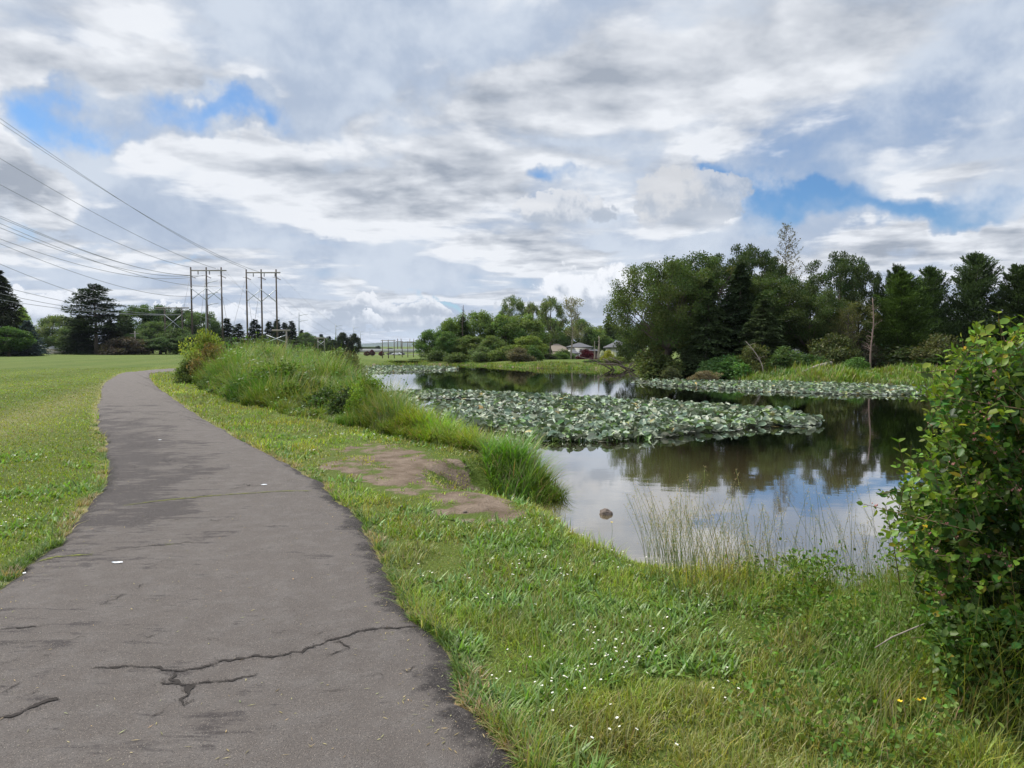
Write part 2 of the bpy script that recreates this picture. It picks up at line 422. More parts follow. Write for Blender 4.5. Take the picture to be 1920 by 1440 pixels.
def simple(name, base, rough=.7, noise=.25, nscale=6.0, spec=.3, bumpk=0.0, metal=0.0, use_tint=False):
    m, T, out = newmat(name)
    p = T.n.new('ShaderNodeTexCoord'); pos = Sx(T, p.outputs['Object'])
    nz = T.noise(pos, nscale, 5, .6)
    c = T.mix(nz, tuple(v * (1 - noise) for v in base), tuple(min(1, v * (1 + noise)) for v in base))
    if use_tint: c = T.mix(1.0, c, T.attr('tint')[0], 'MULTIPLY')
    b = principled(T, out, Base_Color=c, Roughness=rough, Metallic=metal)
    b.inputs['Specular IOR Level'].default_value = spec
    if bumpk: bump(T, b, nz, bumpk, .02)
    return m
def bark_mat(name, base):
    m, T, out = newmat(name)
    p = T.n.new('ShaderNodeTexCoord'); pos = Sx(T, p.outputs['Object'])
    nz = T.noise(T.scale(pos, (6, 6, 1.2)), 4, 5, .65)
    c = T.mix(nz, tuple(v * .55 for v in base), tuple(v * 1.5 for v in base))
    oi = T.n.new('ShaderNodeObjectInfo')
    c = T.mix(1.0, c, Sx(T, oi.outputs['Color']), 'MULTIPLY')
    b = principled(T, out, Base_Color=c, Roughness=.9)
    bump(T, b, nz, .6, .03); return m
M_bark = bark_mat('bark', (.09, .07, .055)); M_palebark = bark_mat('pale_bark', (.32, .27, .23))
M_pole = bark_mat('weathered_pole_wood', (.105, .078, .062)); M_steel = simple('galvanised_steel', (.42, .45, .47), .5, .1, 2, .5, 0, .3)
M_wire = simple('wire_metal', (.19, .195, .21), .5, .1)
M_insul = simple('insulator', (.10, .08, .08), .3, .1)
M_greywood = simple('grey_crossarm_wood', (.30, .27, .24), .85, .2, 8)
M_white = simple('white_siding', (.72, .71, .68), .7, .06, 2)
M_beige = simple('beige_siding', (.50, .45, .38), .8, .08, 2)
M_rgrey = simple('grey_shingles', (.09, .09, .10), .9, .2, 12); M_rtan = simple('tan_shingles', (.17, .14, .11), .9, .2, 12)
M_glass = simple('window_glass', (.03, .035, .04), .08, .1, 1, .8)
M_fence = simple('fence_boards', (.27, .25, .22), .9, .25, 3)
M_rock = simple('rock', (.13, .10, .08), .75, .4, 8, .3, .6)

def make_ground_mat():
    m, T, out = newmat('ground')
    pos = obj_pos(T)
    cd, _ = T.attr('tint'); dr, dry, tall = T.sep(cd)     # masks: bare earth / dry grass / rank bank
    n1 = T.noise(pos, .35, 5, .6); n2 = T.noise(pos, 3.0, 5, .65); n3 = T.noise(pos, 30.0, 4, .7); n4 = T.noise(T.scale(pos, (1, .25, 1)), .12, 3, .5)
    g = T.mix(T.ss(.3, .7, n1), (.070, .110, .016), (.100, .140, .022))
    g = T.mix(T.ss(.45, .75, n4) * .7, g, (.120, .150, .030))
    g = T.mix(T.ss(.4, .75, n2) * .5, g, (.060, .095, .018))
    g = T.mix(T.ss(.5, .8, n3) * .4, g, (.20, .20, .08))
    # mown stripes
    sx, sy, sz = T.sep(pos)
    st = T.math('SINE', (sx * .45 + sy * .12) * 2.2 + n1 * 3.0)
    g = T.mix(T.ss(-.2, .8, st) * .30, g, (.140, .160, .040))
    g = T.mix(dry * T.ss(.3, .65, n2 * .5 + n3 * .5), g, (.30, .255, .125))
    g = T.mix(tall, g, (.055, .075, .02))
    e = T.mix(T.ss(.3, .7, n2), (.130, .092, .062), (.255, .195, .145))
    e = T.mix(T.ss(.55, .8, n3) * .5, e, (.10, .068, .05))
    e = T.mix(T.ss(.62, .75, T.noise(pos, 90.0, 2, .5)) * .7, e, (.34, .28, .23))
    dm = T.ss(.36, .62, dr + (n2 - .5) * 1.6 + (n3 - .5) * .7 + (T.noise(T.addv(pos, (9, 4, 0)), 1.6, 5, .65) - .5) * 2.2)
    c = T.mix(dm, g, e)
    b = principled(T, out, Base_Color=c, Roughness=.95)
    b.inputs['Specular IOR Level'].default_value = .15
    bump(T, b, n3 * 1.3 + n2 * 2.5 + T.noise(pos, 90.0, 3, .6) * .3, .9, .045)
    return m
def make_path_mat():
    m, T, out = newmat('asphalt_path')
    pos = obj_pos(T)
    cd, _ = T.attr('tint'); ed, lf, fr = T.sep(cd)        # edge closeness, left-hand weathering
    wob = T.noise(pos, 1.3, 7, .66); f2 = T.noise(pos, 5.5, 6, .7); streak = T.noise(T.scale(pos, (1.0, 6.0, 1.0)), 2.2, 5, .7, .3)
    agg, aggc = T.voro(pos, 190.0); sp = T.noise(pos, 210.0, 2, .6)
    c = T.mix(wob, (.098, .083, .074), (.146, .126, .112))
    c = T.mix(T.ss(.42, .66, f2) * .55, c, (.165, .148, .136))
    dk = T.ss(.30, .62, lf * .66 + (wob - .5) * 2.2 + (streak - .5) * 1.9 + (f2 - .5) * 1.0)
    c = T.mix(dk * .78, c, (.040, .033, .033))
    edm = T.ss(.35, .70, ed + (f2 - .5) * 1.6 + (wob - .5) * 1.2)
    c = T.mix(edm * .92, c, (.028, .023, .022))
    c = T.mix(T.ss(.52, .66, sp) * .7, c, (.038, .034, .032))
    pick = T.ss(.82, .90, T.sep(aggc)[0]) * T.ss(.45, .2, agg)
    c = T.mix(pick * .85, c, (.36, .31, .25))
    c = T.mix(T.ss(.52, .66, T.noise(pos, 75.0, 4, .75)) * .45, c, (.15, .137, .125))
    b = principled(T, out, Base_Color=c, Roughness=.88)
    b.inputs['Specular IOR Level'].default_value = .25
    bump(T, b, sp + f2 * 3.0 - agg * .8, .9, .008)
    return m
def make_water_mat():
    m, T, out = newmat('pond_water')
    pos = obj_pos(T)
    n1 = T.noise(T.scale(pos, (1, 1.6, 1)), 1.3, 3, .5); n2 = T.noise(T.scale(pos, (1.2, 3.0, 1)), 5.0, 3, .55)
    calm = T.ss(.35, .70, T.noise(T.scale(pos, (.6, 1.6, 1)), .14, 3, .5))
    h = n1 * .6 + n2 * (calm * .12 + .01)
    c = T.mix(T.noise(pos, .25, 3, .5), (.125, .096, .045), (.150, .116, .056))
    df = T.n.new('ShaderNodeBsdfDiffuse'); T.put(df.inputs[0], c); gl = T.n.new('ShaderNodeBsdfGlossy'); gl.inputs['Roughness'].default_value = .03
    fr = T.n.new('ShaderNodeFresnel'); fr.inputs[0].default_value = 1.45
    nb = T.n.new('ShaderNodeBump'); nb.inputs['Strength'].default_value = .06; nb.inputs['Distance'].default_value = .04; T.put(nb.inputs['Height'], h)
    T.l.new(nb.outputs[0], gl.inputs['Normal'])
    mx = T.n.new('ShaderNodeMixShader'); T.put(mx.inputs[0], (Sx(T, fr.outputs[0]) * 1.6 + .25).clamp())
    T.l.new(df.outputs[0], mx.inputs[1]); T.l.new(gl.outputs[0], mx.inputs[2]); T.l.new(mx.outputs[0], out.inputs[0])
    return m
M_ground = make_ground_mat(); M_path = make_path_mat(); M_water = make_water_mat()

# ---------------------------------------------------------------- ground sheet
def build_ground():
    azf = np.arange(-50, 50.01, .25); azb = np.arange(55, 306, 5.0)
    A = np.radians(np.concatenate([azf, azb])); nA = len(A)
    r = [0.6]
    while r[-1] < 9000: r.append(r[-1] * (1.0085 if r[-1] < 60 else 1.03))
    r = np.array(r); nR = len(r)
    X = np.outer(r, np.sin(A)); Y = np.outer(r, np.cos(A))
    Z = height(X, Y)
    far = sstep(1500, 7000, np.hypot(X, Y))
    m = MB()
    dm = np.zeros(X.shape); near = np.hypot(X, Y) < 14
    sdd = sdist(X[near], Y[near], dirt_poly)
    dm[near] = sstep(.35, -.25, sdd) * (.50 + .34 * sstep(.42, .62, vnoise(X[near], Y[near], 2.2, 71, 3)))
    sds = sdist(X, Y, shore)
    dm = np.maximum(dm, np.where(sds < .12, .85, 0))
    dry = np.zeros(X.shape)
    pd = np.abs(sdist(X, Y, path_poly)); inside = inpoly(X, Y, path_poly)
    dry = np.maximum(dry, sstep(.16, .02, pd) * 1.0)
    strip = [at(-60, 800)[:2], at(120, 745)[:2], at(240, 706)[:2], at(330, 690)[:2], at(300, 696)[:2], at(215, 722)[:2], at(60, 790)[:2], at(-60, 830)[:2]]
    dry = np.maximum(dry, sstep(1.2, -1.0, sdist(X, Y, strip)) * .75)
    tall = sstep(2.2, .2, sds) * (np.hypot(X, Y) > 12) * .0
    C = np.stack([dm, dry, tall], -1).reshape(-1, 3)
    V = np.stack([X, Y, Z], -1).reshape(-1, 3)
    i = np.arange(nR - 1)[:, None] * nA; j = np.arange(nA)[None]; j2 = (j + 1) % nA
    f = np.stack([i + j, i + nA + j, i + nA + j2, i + j2], -1).reshape(-1, 4)
    m.add(V, f, C)
    c0 = m.n; m.add([[0, 0, 0.0]], np.zeros((0, 4), int), [[0, 0, 0]])
    jj = np.arange(nA); m.f.append(np.stack([np.full(nA, c0), jj, (jj + 1) % nA], 1))
    return tag(m.build('ground', M_ground, smooth=True), kind='structure')
build_ground()

def build_path():
    K = 24; t = np.linspace(0, 1, K + 1)
    P = PLs[:, None] * (1 - t[None, :, None]) + PRs[:, None] * t[None, :, None]
    z = height(P[..., 0], P[..., 1]) * 0 + .012
    gz = height(P[..., 0], P[..., 1]); z = gz + .028 + .012 * np.sin(np.pi * t)[None]
    z[:, 0] -= .045; z[:, -1] -= .045
    V = np.concatenate([P, z[..., None]], -1).reshape(-1, 3)
    wdt = np.hypot(*(PLs - PRs).T)[:, None]
    ed = np.maximum(sstep(.38, 0, t[None] * wdt), sstep(.50, 0, (1 - t[None]) * wdt)) * .80 + .0 * z
    dist = np.hypot(P[..., 0], P[..., 1])
    lf = sstep(.95, .05, t + .35 * (vnoise(P[..., 0], P[..., 1], .8, 61, 3) - .5))* (.25 + .75 * sstep(5, 7.5, dist) * sstep(24, 13, dist)) + .55 * sstep(.58, .75, vnoise(P[..., 0] * .7, P[..., 1] * 1.3, .9, 63, 4)) * sstep(3, 6, dist) * sstep(30, 15, dist)
    C = np.stack([ed, lf, z * 0], -1).reshape(-1, 3)
    n = K + 1; i = np.arange(NP_ - 1)[:, None] * n; j = np.arange(K)[None]
    f = np.stack([i + j, i + j + 1, i + n + j + 1, i + n + j], -1).reshape(-1, 4)
    m = MB(); m.add(V, f, C)
    o = m.build('path', M_path, smooth=True); tag(o, kind='structure')
    return o
path = build_path()
from mathutils.bvhtree import BVHTree
_bv = BVHTree.FromPolygons([v.co.copy() for v in path.data.vertices], [tuple(p.vertices) for p in path.data.polygons])
def pathz(x, y):
    h = _bv.ray_cast(Vector((x, y, 5)), Vector((0, 0, -1)))
    return h[0].z if h[0] else .03
M_crack = simple('crack_dirt', (.028, .023, .02), .95, .3, 30); M_moss = simple('moss', (.13, .14, .03), .95, .35, 40)
def crack(pxs, w, mat, name='crack', seed=0, jag=.016, sub=.008):
    P = np.array([at(a, b, .03)[:2] for a, b in pxs]); L = np.concatenate([[0], np.cumsum(np.hypot(*np.diff(P, axis=0).T))])
    n = max(8, int(L[-1] / sub)); s = np.linspace(0, L[-1], n); x = np.interp(s, L, P[:, 0]); y = np.interp(s, L, P[:, 1])
    g = np.random.default_rng(seed); 
    j1 = (vnoise(s, s * 0, 26, seed, 4) - .5) * jag * 3; j2 = (vnoise(s, s * 0 + 4, 22, seed + 5, 3) - .5) * jag * 3
    tx, ty = np.gradient(x), np.gradient(y); l = np.hypot(tx, ty) + 1e-9; nx, ny = -ty / l, tx / l
    x = x + nx * j1; y = y + ny * j1
    ww = .8 * w * (.12 + 1.9 * vnoise(s, s * 0 + 9, 26, seed + 3, 4) ** 1.8) * np.minimum(1, np.minimum(s, L[-1] - s) / .08 + .1)
    a = np.stack([x + nx * ww / 2, y + ny * ww / 2], 1); b = np.stack([x - nx * ww / 2, y - ny * ww / 2], 1)
    Z = lambda q: np.array([pathz(*p) + .004 for p in q])
    V = np.vstack([np.c_[a, Z(a)], np.c_[b, Z(b)]])
    i = np.arange(n - 1)
    m = MB(); m.add(V, np.stack([i, i + n, i + n + 1, i + 1], 1))
    nc = int(L[-1] * (240 if mat is M_crack else 300)); ci = g.integers(0, n, nc); sp = np.abs(g.normal(0, 1, nc)) * w * .85 * g.choice([-1, 1], nc)
    cx = x[ci] + nx[ci] * sp + tx[ci] * g.uniform(-1, 1, nc); cy = y[ci] + ny[ci] * sp + ty[ci] * g.uniform(-1, 1, nc); rr = np.minimum(w, .022) * g.uniform(.05, .20, nc); a0 = g.uniform(0, 6.28, nc)
    cz = Z(np.stack([cx, cy], 1)) + .001; T4 = np.stack([np.stack([cx + rr * g.uniform(.6, 1.5, nc) * np.cos(a0 + k * 1.57), cy + rr * g.uniform(.6, 1.5, nc) * np.sin(a0 + k * 1.57), cz], 1) for k in range(4)], 1)
    m.add(T4.reshape(-1, 3), np.arange(nc)[:, None] * 4 + np.arange(4)[None]); return m.build(name, mat, path)
crack([(170, 1256), (240, 1250), (300, 1252), (330, 1260), (380, 1252), (420, 1240), (460, 1234), (520, 1230), (560, 1222), (600, 1206), (650, 1190), (700, 1178), (760, 1174), (795, 1172)], .022, M_crack, seed=1)
crack([(330, 1260), (322, 1275), (345, 1285), (362, 1283), (350, 1300), (338, 1318), (345, 1322)], .030, M_crack, seed=2)
crack([(300, 1278), (345, 1284), (390, 1280), (440, 1275), (485, 1264)], .020, M_crack, seed=3)
crack([(620, 1205), (640, 1200), (655, 1212), (628, 1222), (612, 1228)], .014, M_crack, seed=4)
crack([(60, 1330), (90, 1318), (110, 1312), (70, 1322), (20, 1345), (-20, 1352)], .03, M_crack, seed=5)
crack([(600, 1292), (640, 1288), (655, 1284)], .010, M_crack, seed=6)
crack([(0, 1182), (40, 1180), (90, 1176)], .016, M_crack, seed=7); crack([(0, 1210), (50, 1206)], .018, M_crack, seed=8)
crack([(195, 1125), (235, 1118), (190, 1136), (215, 1134)], .010, M_crack, seed=9)
crack([(180, 1036), (240, 1027), (310, 1022), (350, 1017), (375, 1018)], .014, M_crack, seed=10)
crack([(0, 1300), (15, 1290), (35, 1282)], .016, M_crack, seed=11); crack([(280, 1345), (300, 1335), (306, 1330)], .012, M_crack, seed=12)
crack([(30, 1310), (60, 1303), (70, 1298)], .012, M_crack, seed=13); crack([(0, 1245), (30, 1242)], .012, M_crack, seed=14)
crack([(430, 920), (470, 914), (500, 913)], .012, M_crack, seed=15); crack([(200, 812), (260, 808), (330, 806)], .022, M_crack, seed=16)
crack([(195, 756), (260, 757), (330, 752)], .03, M_crack, seed=17)
crack([(190, 788), (240, 785), (360, 784)], .014, M_crack, seed=18)
crack([(230, 948), (280, 942), (340, 937), (400, 932), (460, 928), (520, 924), (585, 923)], .034, M_moss, 'moss_seam', seed=20, jag=.006)
crack([(60, 1054), (90, 1044), (130, 1040), (175, 1038)], .028, M_moss, 'moss_seam', seed=21)
crack([(310, 1022), (325, 1020)], .03, M_moss, 'moss_seam', seed=22)

def hairlines():
    g = np.random.default_rng(99)
    for k in range(46):
        px = g.uniform(-20, 700); py = g.uniform(1010, 1350) if k < 30 else g.uniform(820, 1000)
        xl = np.interp(py, [820, 900, 1000, 1100, 1350], [200, 200, 130, 10, -60]); xr = np.interp(py, [820, 900, 1000, 1100, 1350], [430, 580, 680, 735, 900]); px = g.uniform(xl + 15, xl + (xr - xl) * g.choice([.5, .9]))
        n = g.integers(3, 6); L = g.uniform(15, 60); pts = [(px + i * L / n, py - i * L / n * g.uniform(-.05, .25) + g.normal(0, 1.5)) for i in range(n)]
        crack(pts, g.uniform(.004, .011), M_crack, 'hairline_crack', seed=200 + k, jag=.02)
hairlines()
def build_water():
    import bmesh
    bm = bmesh.new(); c = shore.mean(0)
    # offset outward a little
    P = shore; t = np.roll(P, -1, 0) - np.roll(P, 1, 0); t /= np.linalg.norm(t, axis=1)[:, None]; nr = np.stack([t[:, 1], -t[:, 0]], 1)
    test = sdist(P[:, 0] + nr[:, 0] * .05, P[:, 1] + nr[:, 1] * .05, shore); nr = nr * np.where(test > 0, 1, -1)[:, None]
    Q = P + nr * .05
    vs = [bm.verts.new((a, b, WZ)) for a, b in Q]
    f = bm.faces.new(vs); bmesh.ops.triangulate(bm, faces=[f])
    bm.normal_update()
    for f in bm.faces:
        if f.normal.z < 0: f.normal_flip()
    me = bpy.data.meshes.new('water'); bm.to_mesh(me); me.materials.append(M_water)
    o = bpy.data.objects.new('water', me); col.objects.link(o); tag(o, kind='structure')
build_water()

# distant hills
def build_hills():
    m = MB(); n = 260; az = np.radians(np.linspace(-50, 50, n)); D = 7000
    rows = []
    prof = 10 + 50 * vnoise(np.degrees(az), az * 0, .16, 41, 4) * sstep(-35, -8, np.degrees(az))
    prof = prof + 30 * np.exp(-((np.degrees(az) + 8.8) / 3.0) ** 2)
    for k, (q, dd) in enumerate(((0, -900), (.55, -450), (.85, -150), (1, 0), (.7, 500), (0, 1500))):
        rr = D + dd; rows.append(np.stack([rr * np.sin(az), rr * np.cos(az), prof * q - 12 + 4 * vnoise(az * 57, az * 0 + k, 3, 5, 2) * q], 1))
    V = np.stack(rows); i = np.arange(5)[:, None] * n; j = np.arange(n - 1)[None]
    m.add(V.reshape(-1, 3), np.stack([i + j, i + j + 1, i + n + j + 1, i + n + j], -1).reshape(-1, 4))
    mt = simple('forested_hill', (.035, .060, .035), .95, .3, .004)
    tag(m.build('hills', mt, smooth=True), kind='structure')
build_hills()


# ================================================================ near grass (stuff)
def tintc(base, n, vary=.22, hue=.12, g=rng):
    b = np.array(base)[None] * (1 + g.normal(0, vary, n))[:, None].clip(.45, 1.8)
    b = b * (1 + g.normal(0, hue, (n, 3)) * np.array([1, .35, .6])); return b.clip(.004, .9)
nox = lambda P: P
def scatter_lawn(n, rmin, rmax, azlo, azhi, g):
    # density falls with the square of the distance
    u = g.random(n); r = rmin * (rmax / rmin) ** u
    a = np.radians(g.uniform(azlo, azhi, n)); return r * np.sin(a), r * np.cos(a), r
bush_c = (3.15, 3.75)
def lawn():
    m = MB(); g = np.random.default_rng(21)
    N = 520000
    x, y, r = scatter_lawn(N, 2.2, 60, -42, 42, g)
    sdp = sdist(x, y, path_poly); sds = sdist(x, y, shore)
    near = r < 16
    dd = np.full(N, 9.0); dd[near] = sdist(x[near], y[near], dirt_poly)
    patch = vnoise(x, y, 3.2, 5, 3)
    keep = (sdp > .00 + (g.random(N) - .5) * .10) & (sds > .22) & ((dd > .05 + (patch - .5) * .8) | ((patch > .50) & (vnoise(x, y, 2.2, 71, 3) < .53) & (g.random(N) < .8)))
    x, y, r, sdp, sds, dd = x[keep], y[keep], r[keep], sdp[keep], sds[keep], dd[keep]
    n = len(x); z = height(x, y)
    big = vnoise(x, y, .8, 31, 3); mid = vnoise(x, y, 4.0, 33, 2)
    L = (.028 + .060 * g.random(n) ** 1.3) * (.35 + 1.35 * sstep(.25, .75, mid)) * np.clip(.9 + (r - 4) * .012, .9, 1.5)
    edge = sstep(1.6, .2, sds) * (r < 12)
    L = L * (1 + 1.3 * edge * g.random(n) ** 1.3 * sstep(.1, .9, x)) * (1 + 1.0 * sstep(1.1, 2.0, x) * sstep(7, 5, y) * (mid > .45)) * (1 + .7 * sstep(.15, .0, sdp) * (mid > .55))
    L *= np.where(dd < .25, .55, 1)
    lf_ = (x < np.interp(y, PLw[::1, 1], PLw[:, 0])) & (y > 2); L = np.where(lf_, .045 * (.7 + .5 * g.random(n)) * (1 + .6 * (r < 8) * (mid - .5)), L)
    Wd = (.0032 + .0045 * g.random(n)) * np.clip(r / 4.5, .85, 7)
    az = g.uniform(0, 2 * np.pi, n); lean = np.abs(g.normal(.35, .35, n)); curl = g.normal(.8, .5, n)
    base = np.array([.225, .275, .035]); c = tintc(base, n, .24, .14, g)
    k_ = np.where(lf_, .35, 1.0)[:, None]; c = c * (1 - .9 * k_ * (big[:, None] - .5)) * (1 - .7 * k_ * (vnoise(x, y, 2.6, 37, 2)[:, None] - .5)) * (1 + k_ * (vnoise(x, y, 1.5, 39, 2)[:, None] - .5) * np.array([[.7, 0, .3]])) * np.where(lf_[:, None], np.array([[.88, .92, .8]]), 1)
    yl = (g.random(n) < (.10 + .35 * sstep(.12, 0, sdp) + .25 * (big > .6)))
    c[yl] = tintc((.27, .27, .085), yl.sum(), .2, .1, g)
    br = g.random(n) < .05; c[br] = tintc((.20, .14, .07), br.sum(), .2, .1, g)
    # big dry / rich swathes of the field
    strip = [at(-60, 800)[:2], at(120, 745)[:2], at(240, 706)[:2], at(330, 690)[:2], at(300, 696)[:2], at(215, 722)[:2], at(60, 790)[:2], at(-60, 830)[:2]]
    s = sstep(1.2, -.8, sdist(x, y, strip)) * (g.random(n) < .6); c = c * (1 - s[:, None]) + np.array([.26, .24, .11]) * s[:, None]
    st_ = np.sin((x * .45 + y * .12) * 2.2 + 3 * big) * sstep(7, 14, r); c = c * (1 + .16 * st_[:, None])
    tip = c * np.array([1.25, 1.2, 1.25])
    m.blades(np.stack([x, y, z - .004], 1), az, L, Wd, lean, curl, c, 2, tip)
    # broad lanceolate weeds and clover among the grass close by
    N2 = 34000; x, y, r = scatter_lawn(N2, 2.3, 13, -42, 42, g)
    w = vnoise(x, y, 1.4, 77, 3); sdp = sdist(x, y, path_poly); sds = sdist(x, y, shore); dd = sdist(x, y, dirt_poly)
    k = (w > np.where((x < np.interp(y, PLw[:, 1], PLw[:, 0])) & (y > 2), .58, .46)) & (sdp > .02) & (sds > .5) & (dd > .1); x, y, r = x[k], y[k], r[k]; n = len(x)
    # group in rosettes
    cx, cy = x.copy(), y.copy(); rep = 5
    X = np.repeat(cx, rep) + g.normal(0, .012, n * rep); Y = np.repeat(cy, rep) + g.normal(0, .012, n * rep); kk = g.random(n * rep) < .5
    X, Y = X[kk], Y[kk]; n = len(X); rr = np.hypot(X, Y)
    az = g.uniform(0, 2 * np.pi, n)
    m.blades(np.stack([X, Y, height(X, Y)], 1), az, .04 + .09 * g.random(n) ** 1.4, (.009 + .013 * g.random(n)) * np.clip(rr / 6, .8, 1.6), g.uniform(.3, 1.1, n), g.uniform(.1, .9, n),
             tintc((.15, .25, .045), n, .25, .1, g), 3)
    # stubby tussocks hanging over the asphalt edge
    e = np.vstack([PRs[(PRs[:, 1] < 12)], PLs[(PLs[:, 1] < 14) & (PLs[:, 1] > 3)]])
    ce = e[g.integers(0, len(e), 330)]; cnt = 46
    X = np.repeat(ce[:, 0], cnt) + g.normal(0, .035, len(ce) * cnt); Y = np.repeat(ce[:, 1], cnt) + g.normal(0, .045, len(ce) * cnt)
    inside = sdist(X, Y, path_poly) > -.03; X, Y = X[inside], Y[inside]; n = len(X); dryt = vnoise(X, Y, 2.5, 91, 2) > .52
    c = tintc((.10, .17, .022), n, .22, .1, g); dsel = dryt & (g.random(n) < .75); c[dsel] = tintc((.34, .25, .13), dsel.sum(), .2, .1, g)
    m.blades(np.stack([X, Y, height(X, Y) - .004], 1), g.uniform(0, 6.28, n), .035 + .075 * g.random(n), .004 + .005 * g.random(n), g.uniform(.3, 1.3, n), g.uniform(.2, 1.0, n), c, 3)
    tag(m.build('lawn_grass', M_grass), 'short green lawn grass with broad weeds beside the path', 'grass', kind='stuff')
lawn()

# ---------------------------------------------------------------- tall bank grass
def pxpoly(P, z=0.0): return [tuple(at(a, b, z)[:2]) for a, b in P]
bankA = [(-2.35, 12.2), (-3.0, 13.4), (-5.2, 15.9), (-8.2, 20.0), (-11.6, 25.8), (-15.2, 32), (-18.5, 38), (-22, 50), (-24, 62), (-15.6, 62), (-15.2, 52), (-9.8, 38), (-6.8, 28), (-4.4, 21), (-2.7, 16.5), (-1.35, 13.2)]
bankB = [(-2.3, 12.4), (-1.7, 11.6), (-1.0, 10.9), (-.45, 10.2), (-.30, 9.55), (0.0, 9.05), (.45, 9.0), (.72, 9.35), (.62, 9.9), (.05, 11.1), (-.9, 13.2), (-2.2, 15.6), (-2.9, 16.0)]
def tallgrass(name, poly, dens, Lr, Wk, base, label, seed, tipc=None, hfun=None, lean=(.05, .5), curl=(.3, 1.5), weeds=0, minr=0):
    g = np.random.default_rng(seed); P = np.array(poly); lo, hi = P.min(0), P.max(0)
    A = (hi - lo).prod(); N = int(A * dens); x = g.uniform(lo[0], hi[0], N); y = g.uniform(lo[1], hi[1], N)
    sd = sdist(x, y, poly) + (vnoise(x, y, 1.6, seed, 2) - .5) * (.2 if name[:4] == 'arch' else .5)
    # thin out with distance
    k = (sd < 0) & (g.random(N) < np.clip(14.0 / np.hypot(x, y), .12, 1)); x, y, sd = x[k], y[k], sd[k]; n = len(x); r = np.hypot(x, y)
    hm = sstep(.2, .8, vnoise(x, y, .55, seed + 1, 2)); hm2 = sstep(.2, .8, vnoise(x, y, 1.7, seed + 2, 2))
    L = (Lr[0] + (Lr[1] - Lr[0]) * g.random(n)) * ((.42 + .85 * hm) * (.62 + .7 * hm2) if name[:4] != 'arch' else (.78 + .3 * hm) * (.85 + .25 * hm2)) * (.45 + .55 * sstep(0, -.7, sd))
    if hfun is not None: L = L * hfun(x, y)
    z = height(x, y)
    m = MB(); c = tintc(base, n, .22, .12, g); sw = vnoise(x, y, .9, seed + 7, 2)[:, None]; c = c * (.70 + .6 * sw) * (1 + (vnoise(x, y, 1.1, seed + 21, 2)[:, None] - .5) * np.array([[.9, 0, .5]]))
    dr = g.random(n) < .14; c[dr] = tintc((.26, .22, .10), dr.sum(), .2, .1, g)
    # arch by tussock: neighbours share a lean
    az = 6.28 * 2 * vnoise(x, y, 1.3, seed + 3, 2) + g.normal(0, 1.3, n)
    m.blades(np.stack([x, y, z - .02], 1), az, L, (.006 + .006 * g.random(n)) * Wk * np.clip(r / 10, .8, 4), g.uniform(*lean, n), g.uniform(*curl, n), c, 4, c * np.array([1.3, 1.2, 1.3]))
    if weeds:
        q = g.integers(0, n, weeds); nl = 14
        C = np.stack([x[q], y[q], z[q]], 1); hh = L[q] * g.uniform(.5, 1.15, weeds)
        P_ = np.repeat(C, nl, 0) + g.normal(0, .10, (weeds * nl, 3)); P_[:, 2] = np.repeat(C[:, 2], nl) + np.repeat(hh, nl) * g.uniform(.35, 1.0, weeds * nl)
        d = g.normal(0, 1, P_.shape); d[:, 2] = d[:, 2] * .4 + .1; nn = g.normal(0, .4, P_.shape) + np.array([0, 0, 1])
        rr = np.hypot(P_[:, 0], P_[:, 1]); sz = np.clip(rr / 18, .6, 2.2)
        m.leaves(P_, d, nn, .09 * sz, .045 * sz, tintc((.085, .15, .03), len(P_), .25, .15, g))
    o = m.build(name, M_grass); tag(o, label, 'grass', kind='stuff'); return o
def hA(x, y):
    r = np.hypot(x, y); return np.clip(.80 + (r - 14) * .010, .75, 1.12)
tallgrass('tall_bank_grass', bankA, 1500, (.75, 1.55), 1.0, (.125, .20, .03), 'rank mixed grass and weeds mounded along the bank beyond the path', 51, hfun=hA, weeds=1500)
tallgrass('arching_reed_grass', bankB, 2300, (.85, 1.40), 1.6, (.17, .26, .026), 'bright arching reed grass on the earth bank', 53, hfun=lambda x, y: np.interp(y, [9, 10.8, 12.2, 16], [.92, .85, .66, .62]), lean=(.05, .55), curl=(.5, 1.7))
# near shore rushes in front of the water
nearshore = [(.2, 8.1), (.58, 7.4), (.84, 6.55), (1.03, 5.8), (1.42, 5.28), (2.1, 4.98), (3.0, 4.8), (4.0, 4.8), (3.8, 3.8), (2.9, 3.9), (2.3, 3.95), (1.7, 4.15), (1.1, 4.85), (.70, 5.9), (.40, 6.8), (0, 7.5)]
tallgrass('shore_grass', nearshore, 3400, (.16, .50), .62, (.23, .30, .036), 'yellow green grass blades growing along the near water edge', 55, hfun=lambda x, y: .66 + .6 * sstep(1.2, 2.2, x), lean=(.0, .35), curl=(.1, .9))
bushfoot = [(1.25, 3.2), (1.55, 3.8), (1.7, 4.2), (2.5, 4.5), (4.2, 4.5), (4.4, 2.4), (1.75, 2.15), (1.35, 2.6)]
tallgrass('rank_grass', bushfoot, 2800, (.16, .50), .6, (.15, .22, .03), 'darker long grass around the foot of the leafy bush', 57, hfun=lambda x, y: .55 + .55 * sstep(1.4, 2.4, x), lean=(.0, .5), curl=(.2, 1.3))
farbank = [tuple(p) for p in (W(1755, 722), W(1640, 720), W(1560, 719), W(1480, 717), W(1400, 713), W(1320, 706), W(1262, 701))] + [tuple(at(a, b)[:2]) for a, b in ((1262, 693), (1330, 693), (1400, 694), (1500, 695), (1600, 695), (1700, 697), (1900, 700))] + [(29, 36), (27, 36.5)]
